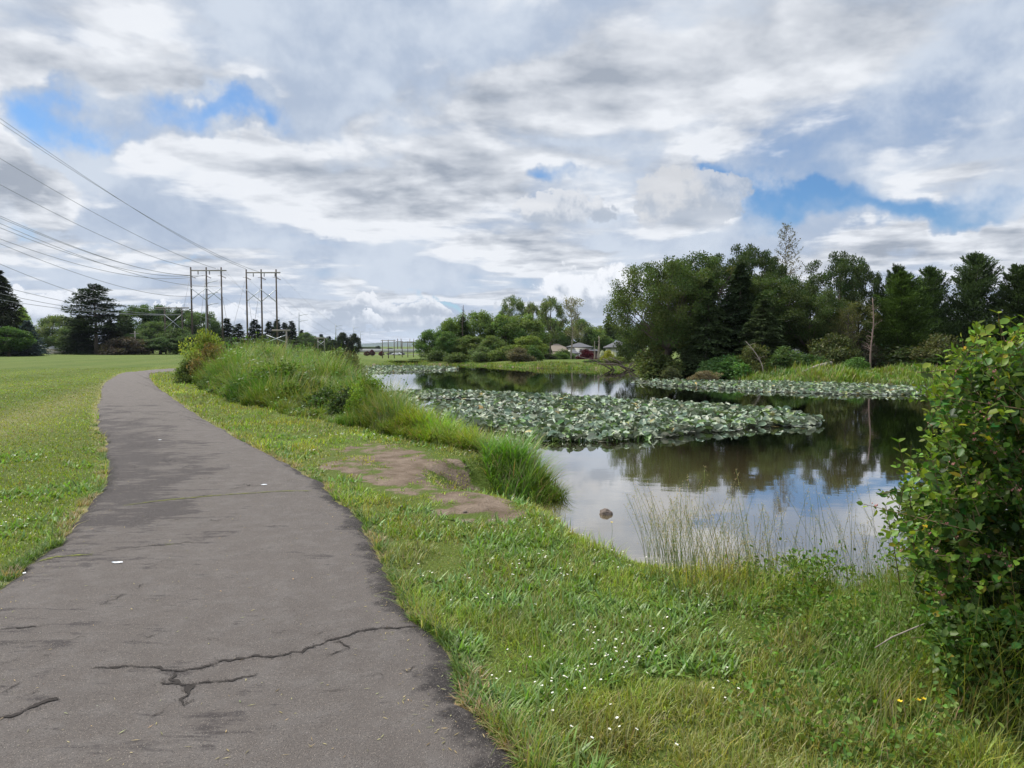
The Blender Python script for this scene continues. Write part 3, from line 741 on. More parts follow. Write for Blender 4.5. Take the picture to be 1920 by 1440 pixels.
tallgrass('far_bank_grass', farbank, 600, (.22, .60), 1.6, (.14, .215, .026), 'bright green meadow grass on the far bank below the dark trees', 59, lean=(.0, .4), curl=(.1, 1.0))
cbank = [tuple(p) for p in (W(1232, 697), W(1190, 694.4), W(1100, 692.4), W(1050, 690.4), W(1000, 691), W(955, 688.4), W(905, 686.4), W(850, 685), W(780, 684.4), W(700, 684.4))] + [(-15, 82), (-11, 82), (-6, 80), (-2, 76), (2, 72), (8, 68), (13, 66)]
tallgrass('distant_bank_grass', cbank, 260, (.10, .28), 2.0, (.13, .19, .03), 'low green reeds along the distant shore in front of the wood', 61, lean=(.0, .4), curl=(.1, .8))

# seed-head stalks seen against the water
def stalks():
    g = np.random.default_rng(63); m = MB(); n = 470
    P = []
    while len(P) < n:
        px = g.uniform(1215, 1700); D = g.uniform(4.2, 5.5); x = (px - 960) / F * D
        if g.random() < .35 + .65 * (1240 < px < 1460): P.append((x, D))
    P = np.array(P); P = P[sdist(P[:, 0], P[:, 1], shore) > -.12]; n = len(P); z = height(P[:, 0], P[:, 1]).clip(WZ, 0)
    for i in range(n):
        H = g.uniform(.20, .66) * (1.25 if P[i, 0] > 2.0 else 1) * (1.35 if g.random() < .06 else 1); az = g.uniform(0, 6.28) if g.random() < .6 else 2.6; ln = g.uniform(.02, .35)
        t = np.linspace(0, 1, 5); off = ln * t ** 1.8 * H
        pts = np.stack([P[i, 0] + off * math.cos(az), P[i, 1] + off * math.sin(az), z[i] + H * t * (1 - .08 * ln)], 1)
        cb = tintc((.34, .32, .15) if g.random() < .38 else (.20, .28, .07), 1, .15, .1, g)[0]
        m.tube(pts, np.linspace(.0017, .0009, 5), 3, cb, cap=False)
        # panicle
        k = 34 if g.random() < .6 else 18; spread = g.uniform(.015, .06); tt = g.uniform(.66, 1.02, k)
        q = np.stack([np.interp(tt, t, pts[:, j]) for j in range(3)], 1) + g.normal(0, 1, (k, 3)) * (spread * (1.1 - tt))[:, None] * 1.6
        d = g.normal(0, .5, (k, 3)) + np.array([0, 0, 1])
        m.leaves(q, d, g.normal(0, 1, (k, 3)), g.uniform(.008, .018, k), .0035, tintc((.42, .35, .22), k, .25, .12, g))
    tag(m.build('seeding_grass', M_grass), 'thin straw coloured seed head stalks standing in front of the water', 'grass', kind='stuff')
stalks()

# daisies: the largest as individuals, the rest as one
M_petal = simple('white_petals', (.80, .80, .76), .6, .05); M_yel = simple('yellow_petals', (.75, .55, .03), .6, .1)
def daisy_mesh():
    m = MB(); k = 12; th = np.arange(k) / k * 2 * np.pi; d = np.stack([np.cos(th), np.sin(th), np.full(k, .15)], 1)
    m.leaves(d * .002, d, np.tile([0, 0, 1.0], (k, 1)), .009, .0048, np.ones((k, 3)))
    return m
def dot_dome(m, r, c=(1, 1, 1), z0=0):
    th = np.arange(8) / 8 * 2 * np.pi
    V = [[0, 0, z0 + r * .6]] + [[r * math.cos(t), r * math.sin(t), z0] for t in th]
    m.add(V, [[0, 1 + i, 1 + (i + 1) % 8] for i in range(8)], c)
M_stem = simple('green_stem', (.10, .17, .04), .7, .1)
def daisies():
    g = np.random.default_rng(65)
    pa = daisy_mesh().mesh('petals'); pa.materials.append(M_petal)
    mm = MB(); dot_dome(mm, .0035, z0=.001); ce = mm.mesh('centre'); ce.materials.append(M_yel)
    ms = MB(); ms.tube([(0, 0, -.07), (.003, 0, -.035), (0, 0, 0)], .0009, 3); st = ms.mesh('stem'); st.materials.append(M_stem)
    N = 60000; x, y, r = scatter_lawn(N, 2.6, 12.5, -40, 26, g)
    sdp = sdist(x, y, path_poly); sds = sdist(x, y, shore); dd = sdist(x, y, dirt_poly)
    clump = vnoise(x, y, .85, 201, 2) * .6 + vnoise(x, y, 3.0, 203, 2) * .4
    pr = sstep(.50, .68, clump) * np.clip((r / 5) ** .8, .5, 3) * .045
    k = (sdp > .12) & (sds > .5) & (dd > .2) & (g.random(N) < pr) & ~((x > 1.6) & (y < 3.6)); x, y, r = x[k], y[k], r[k]
    o = np.argsort(r); x, y, r = x[o], y[o], r[o]; z = height(x, y)
    n1 = min(220, len(x)); sdp_ = sdist(x, y, path_poly); sds_ = sdist(x, y, shore); sc_d = g.uniform(.48, .82, len(x)); tl_d = g.uniform(-.5, .5, len(x)); lab = 'x'
    def zone(i):
        s = 'left lawn beyond the path' if x[i] < -1 and sdist(np.array([x[i]]), np.array([y[i]]), [tuple(p) for p in PRs[::20]] + [(-40, 40), (-40, 0)])[0] < 0 else None
        if s is None:
            s = 'lawn beside the path edge' if sdp_[i] < .6 else 'lawn near the pond edge' if sds_[i] < 1.5 else 'lawn in front of the leafy bush' if x[i] > .9 else 'middle of the near lawn'
        d = 'nearest' if r[i] < 3.6 else 'farther off' if r[i] > 5.5 else 'mid distance'
        q = 'smallest looking' if sc_d[i] < .57 else 'large open' if sc_d[i] > .73 else 'plain'
        w_ = 'leaning left' if tl_d[i] < -.25 else 'leaning right' if tl_d[i] > .25 else 'upright'
        return d + ' ' + q + ' white daisy ' + w_ + ' in the ' + s
    for i in range(n1):
        e = empty('daisy', (x[i], y[i], z[i] + .045 + .02 * g.random()), g.uniform(0, 6.28)); s = sc_d[i]; e.scale = (s, s, s)
        e.rotation_euler = (0, tl_d[i], 0); tag(e, zone(i), 'daisy', 'white daisies scattered in the lawn')
        for nm, me in (('petals', pa), ('centre', ce), ('stem', st)):
            c = bpy.data.objects.new(nm, me); col.objects.link(c); c.parent = e
    m = MB(); q = np.arange(n1, len(x)); P = np.stack([x[q], y[q], z[q] + .05], 1); k = 4
    PP = np.repeat(P, k, 0); a = np.tile(np.arange(k) * math.pi / 2, len(q)); d = np.stack([np.cos(a), np.sin(a), .3 + 0 * a], 1)
    s = np.repeat(np.clip(r[q] / 7, 1, 1.8), k)
    m.leaves(PP, d, np.tile([0, 0, 1.0], (len(PP), 1)), .010 * s, .011 * s, np.ones((len(PP), 3)))
    tag(m.build('lawn_daisies', M_petal), 'drift of tiny white daisies further out in the lawn', 'daisies', kind='stuff')
    # buttercups
    for px, py, lb in ((1147, 980, 'yellow buttercup at the water edge beside the brown rock'), (1722, 1314, 'upper buttercup of the pair low in the long grass by the bush'), (1733, 1312, 'buttercup furthest right in the long grass under the bush'), (1687, 1316, 'yellow buttercup nearest the lawn in the long grass by the bush')):
        p = at(px, py, .10); e = empty('buttercup', p); tag(e, lb, 'buttercup', 'yellow buttercups')
        m = MB(); th = np.arange(5) / 5 * 6.28; d = np.stack([np.cos(th), np.sin(th), 0 * th + .6], 1); m.leaves(d * .001, d, np.tile([0, 0, 1.0], (5, 1)), .013, .012, np.ones((5, 3))); m.build('petals', M_yel, e)
        m = MB(); m.tube([(0, 0, -.14), (.006, 0, -.07), (0, 0, 0)], .0012, 4); m.build('stem', M_stem, e)
daisies()

# ================================================================ lily pads
def pad_template(g, cup, var):
    n = 13; th = np.linspace(.20, 2 * np.pi - .20, n) + math.pi
    r = .5 * (1 + .10 * np.cos(2 * th)) * (1 + g.normal(0, .03, n)) * np.where(np.arange(n) % (n - 1) == 0, 1.12, 1)
    ed = np.stack([r * np.cos(th) * 1.12, r * np.sin(th) * .92, cup * r * (np.abs(np.sin(th)) ** 1.5) + g.normal(0, .025, n) * (1 + cup)], 1)
    mid = ed * .5; mid[:, 2] = ed[:, 2] * .22 + .01
    V = np.vstack([[[-.02, 0, 0]], mid, ed]); f4 = [[1 + i, 1 + n + i, 2 + n + i, 2 + i] for i in range(n - 1)]; f3 = [[0, 1 + i, 2 + i] for i in range(n - 1)]
    return V, f4, f3
def pad_mat():
    m, T, out = newmat('lily_leaf')
    c, _ = T.attr('tint'); oi = T.n.new('ShaderNodeObjectInfo'); c = T.mix(1.0, c, Sx(T, oi.outputs['Color']), 'MULTIPLY')
    p = T.n.new('ShaderNodeTexCoord'); nz = T.noise(Sx(T, p.outputs['Object']), 9, 4, .6)
    c = T.mix(nz * .5, c, T.scale(c, (1.5, 1.35, 1.3)))
    b = principled(T, out, Base_Color=c, Roughness=.5); b.inputs['Specular IOR Level'].default_value = .35
    return m
M_pad = pad_mat()
patches = [ # outline in photo pixels on the water, number, raised share
    ('main', [(722, 742), (800, 736), (900, 739), (1000, 745), (1100, 751), (1300, 762), (1430, 772), (1510, 783), (1556, 794), (1430, 806), (1300, 814), (1150, 829), (1040, 830), (960, 816), (880, 800), (820, 778), (760, 756), (722, 745)], 15000),
    ('right', [(1225, 718), (1360, 717), (1500, 720), (1740, 729), (1745, 741), (1640, 741), (1500, 738), (1330, 729), (1240, 722)], 6000),
    ('left', [(680, 688), (760, 688), (868, 691), (840, 694), (760, 698), (700, 700), (675, 696)], 4500),
    ('thin', [(1160, 716), (1225, 713), (1300, 717), (1230, 722)], 120)]
def lilies():
    g = np.random.default_rng(71); recs = []
    for name, px, N in patches:
        poly = smooth_poly([W(*p) for p in px], 1); lo, hi = poly.min(0), poly.max(0); poly = [tuple(p) for p in poly]
        x = g.uniform(lo[0], hi[0], N * 5); y = g.uniform(lo[1], hi[1], N * 5); sd = sdist(x, y, poly) + (vnoise(x, y, .9, 5, 2) - .5) * .9
        k = (sd < 0) & (sdist(x, y, shore) < -.2); 
        if name == 'main': k &= ~((vnoise(x, y, .35, 15, 2) > .70) & (x < -1) & (y > 19)) & ~(np.hypot(x + 4.2, (y - 23.5) * .6) < 1.5)
        x, y, sd = x[k][:N], y[k][:N], sd[k][:N]
        rim = sstep(-1.7, -.2, sd) if name == 'main' else np.full(len(x), .45)
        if name == 'main':      # the near rim stands high, the middle floats flat
            front = sstep(.9, -1.2, y - np.interp(x, [-2, 0.9, 3.4, 8.9], [17, 15.6, 15.2, 18.6]) - .8)
            rim = np.maximum(rim * .75, front); rim = np.maximum(np.where((vnoise(x, y, .5, 9, 2) > .56), np.maximum(rim, .55), rim * .95), .14)
        up = g.random(len(x)) < rim
        recs.append(np.stack([x, y, up, np.full(len(x), 0.0)], 1))
    A = np.vstack(recs); n = len(A); r = np.hypot(A[:, 0], A[:, 1]); A = A[np.argsort(r)]; r = np.sort(r)
    up = A[:, 2] > .5
    size = g.uniform(.11, .23, n) * np.where(up, 1, 1) * np.where(r > 60, 1.2, 1)
    rz = g.uniform(0, 6.28, n); tilt = np.where(up, g.uniform(.20, .95, n), np.where(g.random(n) < .4, g.uniform(.1, .4, n), g.uniform(0, .09, n))); tdir = g.uniform(0, 6.28, n)
    z = WZ + np.where(up, g.uniform(.03, .16, n), g.uniform(.006, .02, n) + (tilt > .09) * .035)
    cols = tintc((.185, .235, .155), n, .18, .08, g); fl = ~up; cols[fl] = tintc((.215, .25, .195), fl.sum(), .30, .08, g)  # flat pads get a greyer tint, sky reflection put into their colour
    yl = g.random(n) < .018; cols[yl] = tintc((.36, .31, .12), yl.sum(), .2, .1, g); ylw = g.random(n) < .18; cols[ylw & up] = tintc((.12, .20, .05), (ylw & up).sum(), .2, .1, g)
    T_ = [(pad_template(g, c, 0), c) for c in (.05, .05, .55, .75, .35)]
    meshes = []
    for (V, f4, f3), c in T_:
        m = MB(); m.add(V, f4); m.f.append(np.array(f3)); me = m.mesh('blade'); me.materials.append(M_pad); meshes.append(me)
    ms = MB(); ms.tube([(0, 0, 0), (.01, 0, -.5), (0, .01, -1)], .011, 5); sm = ms.mesh('stalk'); sm.materials.append(M_stem)
    NI = 300
    def lily_label(i):
        a = ('large ' if size[i] > .20 else 'small ' if size[i] < .14 else '')
        c = cols[i]; a += 'yellowing ' if c[0] > c[1] * 1.0 else 'bright green ' if c[2] < c[1] * .38 else 'dark grey green ' if c[1] < .19 else 'pale grey green '
        a += ('steeply tilted' if tilt[i] > .85 else 'leaning' if tilt[i] > .55 else 'slightly raised') + ' lily leaf' if up[i] else 'flat lily leaf'
        u = A[i, 0] / A[i, 1] * F + 960
        return a + (' at the left of the bed' if u < 950 else ' near the left front corner' if u < 1080 else ' on the front rim left of centre' if u < 1180 else ' on the middle front rim' if u < 1290 else ' on the front rim right of centre' if u < 1400 else ' at the right tip of the bed')
    from mathutils import Matrix, Euler
    for i in range(NI):
        ti = g.integers(2, 5) if up[i] else g.integers(0, 2)
        e = empty('lily_leaf', (A[i, 0], A[i, 1], z[i]), 0.0)
        tag(e, lily_label(i), 'lily leaf', 'raised lily leaves at the near rim' if up[i] else 'flat floating lily leaves near the rim')
        c = bpy.data.objects.new('blade', meshes[ti]); col.objects.link(c); c.parent = e; c.scale = (size[i],) * 3
        ax = Vector((math.cos(tdir[i]), math.sin(tdir[i]), 0)); c.rotation_euler = (Matrix.Rotation(tilt[i], 3, ax) @ Matrix.Rotation(rz[i], 3, 'Z')).to_euler(); c.color = tuple(cols[i]) + (1,)
        s = bpy.data.objects.new('stalk', sm); col.objects.link(s); s.parent = e; s.scale = (1, 1, z[i] - WZ + .1)
    M = MB()
    for ti in range(5):
        V, f4, f3 = T_[ti][0]; idx = np.arange(NI, n); pick = np.where(up[idx], 2 + idx % 3, idx % 2) == ti; idx = idx[pick]; k = len(idx)
        if not k: continue
        cz, sz = np.cos(rz[idx]), np.sin(rz[idx]); S = size[idx]
        X = (V[None, :, 0] * cz[:, None] - V[None, :, 1] * sz[:, None]) * S[:, None]; Y = (V[None, :, 0] * sz[:, None] + V[None, :, 1] * cz[:, None]) * S[:, None]; Z = V[None, :, 2] * S[:, None]
        P = np.stack([X, Y, Z], -1); a = np.stack([np.cos(tdir[idx]), np.sin(tdir[idx]), 0 * S], 1)[:, None]; ct, st = np.cos(tilt[idx])[:, None, None], np.sin(tilt[idx])[:, None, None]
        P = P * ct + np.cross(np.broadcast_to(a, P.shape), P) * st + a * (P * a).sum(-1, keepdims=True) * (1 - ct)
        P = P + np.stack([A[idx, 0], A[idx, 1], z[idx]], 1)[:, None]
        nv = len(V); b = M.n; M.add(P.reshape(-1, 3), (np.arange(k)[:, None, None] * nv + np.array(f4)[None]).reshape(-1, 4), np.repeat(cols[idx], nv, 0))
        M.f.append((np.arange(k)[:, None, None] * nv + np.array(f3)[None]).reshape(-1, 3) + b)
    tag(M.build('lily_bed', M_pad), 'dense bed of grey green lily leaves covering the pond surface', 'lily leaves', kind='stuff')
lilies()

#PART3
# ================================================================ trees
def rnd_dirs(n, g, zup=0.0):
    d = g.normal(0, 1, (n, 3)); d[:, 2] += zup; return d / (np.linalg.norm(d, axis=1)[:, None] + 1e-9)
def decid_proto(seed, R_=.42, base=.22, nclump=60, nleaf=9000, leaf=.022, rc=(.06, .12), open_=0.0, trunkr=.028, lobes=5, flat=.65, shape=1.0):
    """unit-height broadleaf tree: trunk mesh and crown mesh"""
    g = np.random.default_rng(seed); cz = (1 + base) / 2; rz_ = (1 - base) / 2
    # lobed envelope
    ld = rnd_dirs(lobes, g, .2); la = g.uniform(.12, .34, lobes)
    def env(d): 
        s = np.ones(len(d)) * .80
        for a, b in zip(ld, la): s = s + b * np.clip((d @ a), 0, 1) ** 3
        return s
    D = rnd_dirs(nclump, g, .15); rad = env(D) * g.uniform(.45, .92, nclump) ** .6
    C = np.stack([D[:, 0] * R_ * rad, D[:, 1] * R_ * rad, cz + D[:, 2] * rz_ * rad * shape], 1)
    C[:, 2] = np.clip(C[:, 2], base * .8, 1.0 - rc[0] * .7)
    r = g.uniform(*rc, nclump)
    per = r ** 2; per = (per / per.sum() * nleaf).astype(int) + 4
    ci = np.repeat(np.arange(nclump), per); n = len(ci)
    q = rnd_dirs(n, g, .25); rr = g.random(n) ** .45
    sub = rnd_dirs(n, g) * (g.random(n) < .4)[:, None] * .35
    P = C[ci] + (q * rr[:, None] + sub) * r[ci][:, None] * np.array([1, 1, flat])
    dirv = q * .6 + rnd_dirs(n, g) * .8; nrm = q + np.array([0, 0, .8]) + g.normal(0, .5, (n, 3))
    cl = g.uniform(.78, 1.22, nclump); hue = g.normal(0, .07, nclump)
    c = np.ones((n, 3)) * cl[ci][:, None] * (1 + g.normal(0, .22, n))[:, None].clip(.5, 1.6); c[:, 0] *= 1 + hue[ci] + g.normal(0, .10, n)
    cr = MB(); cr.leaves(P, dirv, nrm, leaf * g.uniform(.7, 1.3, n), leaf * g.uniform(.45, .8, n), c.clip(.2, 3))
    tr = MB(); t = np.linspace(0, 1, 8); bx, by = g.normal(0, .02, 2)
    top = cz + rz_ * .5; tp = np.stack([bx * np.sin(t * 3), by * np.sin(t * 2.5), t * top], 1)
    tr.tube(tp, trunkr * (1 - .85 * t) + .002, 7)
    for i in g.permutation(nclump)[:max(14, nclump // 3)]:
        t0 = g.uniform(.25, .8); s = np.array([np.interp(t0, t, tp[:, j]) for j in range(3)]); e = C[i]
        if e[2] < s[2] - .05: s[2] = max(base * .6, e[2] - .08)
        md = (s + e) / 2 + np.array([0, 0, -.02]) + g.normal(0, .015, 3)
        k = np.linspace(0, 1, 6)[:, None]; pts = (1 - k) ** 2 * s + 2 * k * (1 - k) * md + k ** 2 * e
        tr.tube(pts, np.linspace(trunkr * .38 * (1.1 - t0), trunkr * .06, 6), 5, cap=False)
        for _ in range(2):
            a = pts[g.integers(2, 5)]; b_ = a + rnd_dirs(1, g, .4)[0] * r[i] * 1.3; tr.tube([a, (a + b_) / 2 + g.normal(0, .004, 3), b_], [trunkr * .09, trunkr * .06, trunkr * .03], 4, cap=False)
    return tr.mesh('trunk'), cr.mesh('crown')
def conifer_proto(seed, R_=.20, base=.06, nb=150, per=55, leaf=.022, droop=.35, power=.85, up=0.0, ragged=.25, trunkr=.016, width=.45, top=1.0):
    g = np.random.default_rng(seed); cr = MB(); tr = MB(); t = np.linspace(0, 1, 8)
    tr.tube(np.stack([.006 * np.sin(t * 5), .006 * np.cos(t * 4), t * .99], 1), trunkr * (1 - .93 * t) + .001, 6)
    P, Dv, N_, C, Ls = [], [], [], [], []
    hs = base + (top - base) * (np.arange(nb) + g.random(nb)) / nb
    for h in hs:
        f = 1 - (h - base) / (1.0 - base); prof = max(.02, f) ** power * min(1, .55 + (h - base) * 4)
        L = R_ * prof * (1 + g.normal(0, ragged)); L = max(.012, L); a = g.uniform(0, 6.28)
        k = max(8, int(per * (L / R_ + .15))); s = g.random(k) ** .7
        out = np.array([math.cos(a), math.sin(a), 0]); sd = np.array([-math.sin(a), math.cos(a), 0])
        z = h - droop * L * s ** 1.4 + up * L * s ** 2
        lat = g.normal(0, 1, k) * L * .20 * (1.1 - s * .6)
        p = out[None] * (s * L)[:, None] + sd[None] * lat[:, None]; p[:, 2] = z + g.normal(0, .006, k) - np.abs(lat) * droop * .5
        d = out[None] * .8 + sd[None] * np.sign(lat)[:, None] * .6 + g.normal(0, .35, (k, 3)); d[:, 2] += -droop * .6 + up * 1.3
        P.append(p); Dv.append(d); N_.append(g.normal(0, .45, (k, 3)) + np.array([0, 0, 1])); b = g.uniform(.75, 1.25)
        C.append(np.ones((k, 3)) * b * (1 + g.normal(0, .2, k))[:, None].clip(.5, 1.6) * (.9 + .25 * s)[:, None]); Ls.append(leaf * g.uniform(.7, 1.4, k))
        if g.random() < .5: tr.tube([(0, 0, h), tuple(out * L * .5 + np.array([0, 0, h - droop * L * .35 + up * L * .25])), tuple(out * L * .9 + np.array([0, 0, h - droop * L * .85 + up * L * .8]))], [trunkr * .16, trunkr * .11, trunkr * .05], 4, cap=False)
    P, Dv, N_, C, Ls = map(np.concatenate, (P, Dv, N_, C, Ls))
    cr.leaves(P, Dv, N_, Ls, Ls * width, C.clip(.2, 3))
    return tr.mesh('trunk'), cr.mesh('crown')
def bush_proto(seed, n=5000, leaf=.07, lobes=7):
    """unit-height, unit-radius-ish shrub"""
    g = np.random.default_rng(seed); K = 34
    D = rnd_dirs(K, g, .35); D[:, 2] = np.abs(D[:, 2]); C = D * g.uniform(.35, .80, K)[:, None] * np.array([.55, .55, .82]); C[:, 2] += .08
    r = g.uniform(.12, .24, K); ci = g.integers(0, K, n); q = rnd_dirs(n, g, .2)
    P = C[ci] + q * (g.random(n) ** .4 * r[ci])[:, None]; P[:, 2] = np.abs(P[:, 2])
    c = np.ones((n, 3)) * g.uniform(.75, 1.25, K)[ci][:, None] * (1 + g.normal(0, .22, n))[:, None].clip(.5, 1.6); c[:, 0] *= 1 + g.normal(0, .12, n)
    m = MB(); m.leaves(P, q * .5 + rnd_dirs(n, g, .2), q + np.array([0, 0, .8]) + g.normal(0, .5, (n, 3)), leaf * g.uniform(.7, 1.3, n), leaf * g.uniform(.4, .75, n), c.clip(.2, 3))
    s = MB()
    for i in range(K): s.tube([(0, 0, 0), tuple(C[i] * np.array([.6, .6, .45])), tuple(C[i])], [.016, .010, .004], 4, cap=False)
    return s.mesh('stems'), m.mesh('foliage')
PROTO = {
    'oakA': decid_proto(101, .50, .12, 170, 46000, .017, (.055, .105), lobes=7, trunkr=.03),
    'oakB': decid_proto(102, .46, .14, 150, 42000, .017, (.05, .10), lobes=6, trunkr=.03),
    'oakC': decid_proto(103, .52, .30, 60, 17000, .018, (.045, .085), lobes=6, trunkr=.03),
    'dec1': decid_proto(111, .42, .05, 120, 17000, .030, (.055, .10), flat=.95),
    'dec2': decid_proto(112, .36, .05, 110, 16000, .030, (.055, .10), flat=1.0),
    'dec3': decid_proto(113, .50, .03, 140, 20000, .030, (.055, .11), flat=.95),
    'airy': decid_proto(114, .34, .30, 55, 6500, .024, (.045, .085), trunkr=.02),
    'airy2': decid_proto(115, .30, .34, 50, 5500, .024, (.04, .08), trunkr=.02),
    'conA': conifer_proto(121, .26, .04, 260, 130, .026, .45, .80, 0, .22),
    'con1': conifer_proto(122, .20, .04, 150, 60, .042, .30, .85, 0, .30),
    'con2': conifer_proto(123, .24, .05, 150, 60, .042, .25, .75, 0, .38),
    'spruce': conifer_proto(124, .42, .02, 170, 70, .045, .25, .75, .1, .15),
    'pine1': conifer_proto(131, .31, .04, 300, 170, .026, .05, .52, .50, .18, width=.32),
    'pine2': conifer_proto(132, .36, .04, 300, 170, .026, .05, .50, .55, .22, width=.32),
    'bigpine': conifer_proto(133, .34, .30, 150, 120, .028, .12, .45, .12, .30, .024),
    'thin': conifer_proto(134, .24, .16, 110, 60, .018, -.05, .42, .30, .28, .012, .4),
    'bush1': bush_proto(141), 'bush2': bush_proto(142), 'bush3': bush_proto(143, 9000, .05),
}
for k_, (a_, b_) in PROTO.items():
    a_.materials.append(M_bark); b_.materials.append(M_needle if k_[:3] in ('con', 'spr', 'pin', 'big', 'thi') else M_leaf)
    a_.polygons.foreach_set('use_smooth', np.ones(len(a_.polygons), bool))
names_ = {'oak': 'oak_tree', 'dec': 'broadleaf_tree', 'air': 'airy_broadleaf_tree', 'con': 'conifer_tree', 'spr': 'spruce_tree', 'pin': 'pine_tree', 'big': 'pine_tree', 'thi': 'sparse_conifer_tree', 'bus': 'shrub'}
def plant(kind, px, top, wpx, D, colr, label, cat=None, group=None, base_z=None, name=None, trunkc=(1, 1, 1), rz=None, widen=1.0):
    x = (px - 960) / F * D * (1 / cp if 0 else 1); tp = atd(px, top, D); zb = float(height(np.array([tp[0]]), np.array([D]))[0]) if base_z is None else base_z
    zb = max(zb, WZ - .05) if D < 84 else zb
    H = tp[2] - zb; a, b = PROTO[kind]
    co = np.empty(len(b.vertices) * 3, np.float32); b.vertices.foreach_get('co', co); co = co.reshape(-1, 3)
    hw = np.percentile(np.abs(co[:, 0]), 98.5); hz = co[:, 2].max()
    sx = (wpx / 2 / F * D) / hw; szz = H / hz
    e = empty(name or names_[kind[:3]], (tp[0], D, zb), (hash((px, top)) % 628) / 100 if rz is None else rz, (sx, (sx * .5 + szz * .5) if abs(sx / szz - 1) < .6 else sx, szz))
    e.scale[1] = e.scale[0]
    tag(e, label, cat or ('shrub' if kind[:3] == 'bus' else 'tree'), group)
    o1 = bpy.data.objects.new('stems' if kind[:3] == 'bus' else 'trunk', a); o2 = bpy.data.objects.new('foliage' if kind[:3] == 'bus' else 'crown', b)
    for o in (o1, o2): col.objects.link(o); o.parent = e
    o1.color = tuple(trunkc) + (1,); o2.color = tuple(colr) + (1,)
    return e
OAK = (.050, .072, .020); OAKD = (.034, .052, .018); CED = (.026, .040, .018); PIN = (.048, .074, .024); MID = (.080, .115, .032); LITE = (.125, .16, .045); OLV = (.085, .095, .032); BRN = (.085, .075, .035)
GR = 'trees on the right bank'; GC = 'trees of the wood behind the pond'; GL = 'trees beyond the mown field'
T_R = [
 ('oakA', 1252, 486, 200, 52, OAK, 'rounded oak at the left end of the big dark tree mass above the water'),
 ('oakB', 1318, 468, 170, 54, OAK, 'dense oak just right of the arching left end oak, rising toward the peak'),
 ('oakC', 1392, 452, 160, 57, OAKD, 'dark open crowned oak forming the peak of the right tree mass'),
 ('oakC', 1432, 466, 120, 56, OAKD, 'dark open oak right of the peak oak beside the sparse conifer'),
 ('conA', 1388, 492, 120, 51, CED, 'dark drooping cedar in the middle of the big tree mass'),
 ('conA', 1328, 520, 110, 50, (.034, .050, .02), 'dusky cedar wedged between the two left oaks'),
 ('thin', 1475, 416, 80, 60, (.11, .10, .06), 'tall sparse leggy conifer poking above all the others'),
 ('oakB', 1462, 512, 150, 52, (.044, .064, .018), 'mid height oak below the sparse tall conifer'),
 ('oakC', 1572, 466, 150, 53, OAKD, 'open oak with long reaching limbs right of the sparse conifer'),
 ('oakC', 1612, 482, 90, 55, OAKD, 'small crowned oak limb tree leaning out right beside the open oak'),
 ('oakA', 1520, 540, 150, 50, (.046, .066, .02), 'broad shady oak low in front of the hidden house'),
 ('conA', 1432, 560, 110, 48, (.042, .058, .024), 'grey green bushy conifer at the foot of the mid oaks'),
 ('airy', 1602, 560, 110, 50, OLV, 'olive thin leaved tree with bare twigs left of the pale dead snag'),
 ('pine2', 1683, 492, 70, 53, (.034, .052, .02), 'narrow pine top standing behind the bright green pine'),
 ('pine1', 1692, 506, 104, 49, (.052, .082, .022), 'bright green dense pine right of the dead snag'),
 ('pine2', 1745, 494, 90, 51, (.042, .066, .024), 'conical pine second in the row of right pines'),
 ('pine2', 1830, 468, 116, 50, (.045, .066, .030), 'tallest bushy pine of the right hand row'),
 ('pine1', 1912, 492, 100, 48, (.040, .058, .026), 'rightmost pine cut by the photo edge'),
 ('pine2', 1985, 470, 120, 50, (.040, .058, .026), 'pine beyond the right edge of the row'),
 ('dec3', 1780, 600, 120, 53, (.045, .05, .024), 'dull brownish tree low between the two tall right pines'),
 ('dec1', 1655, 610, 110, 56, OAKD, 'dark filler tree behind the dead snag'),
 ('dec3', 1560, 590, 150, 58, OAKD, 'dark filler tree behind the open oak'),
 ('dec3', 1870, 610, 150, 54, (.035, .042, .02), 'shadowy tree under the tall pines'),
 ('dec3', 1225, 600, 120, 56, OAKD, 'low shadowy tree under the arching left oak'),
 ('dec3', 1330, 600, 160, 57, CED, 'low shadowy tree behind the left cedar'),
 ('dec3', 1450, 600, 150, 58, CED, 'low shadowy tree behind the grey green conifer'),
]
for r_ in T_R: plant(*r_[:5], tuple(c * 1.5 for c in r_[5]), r_[6], group=GR)
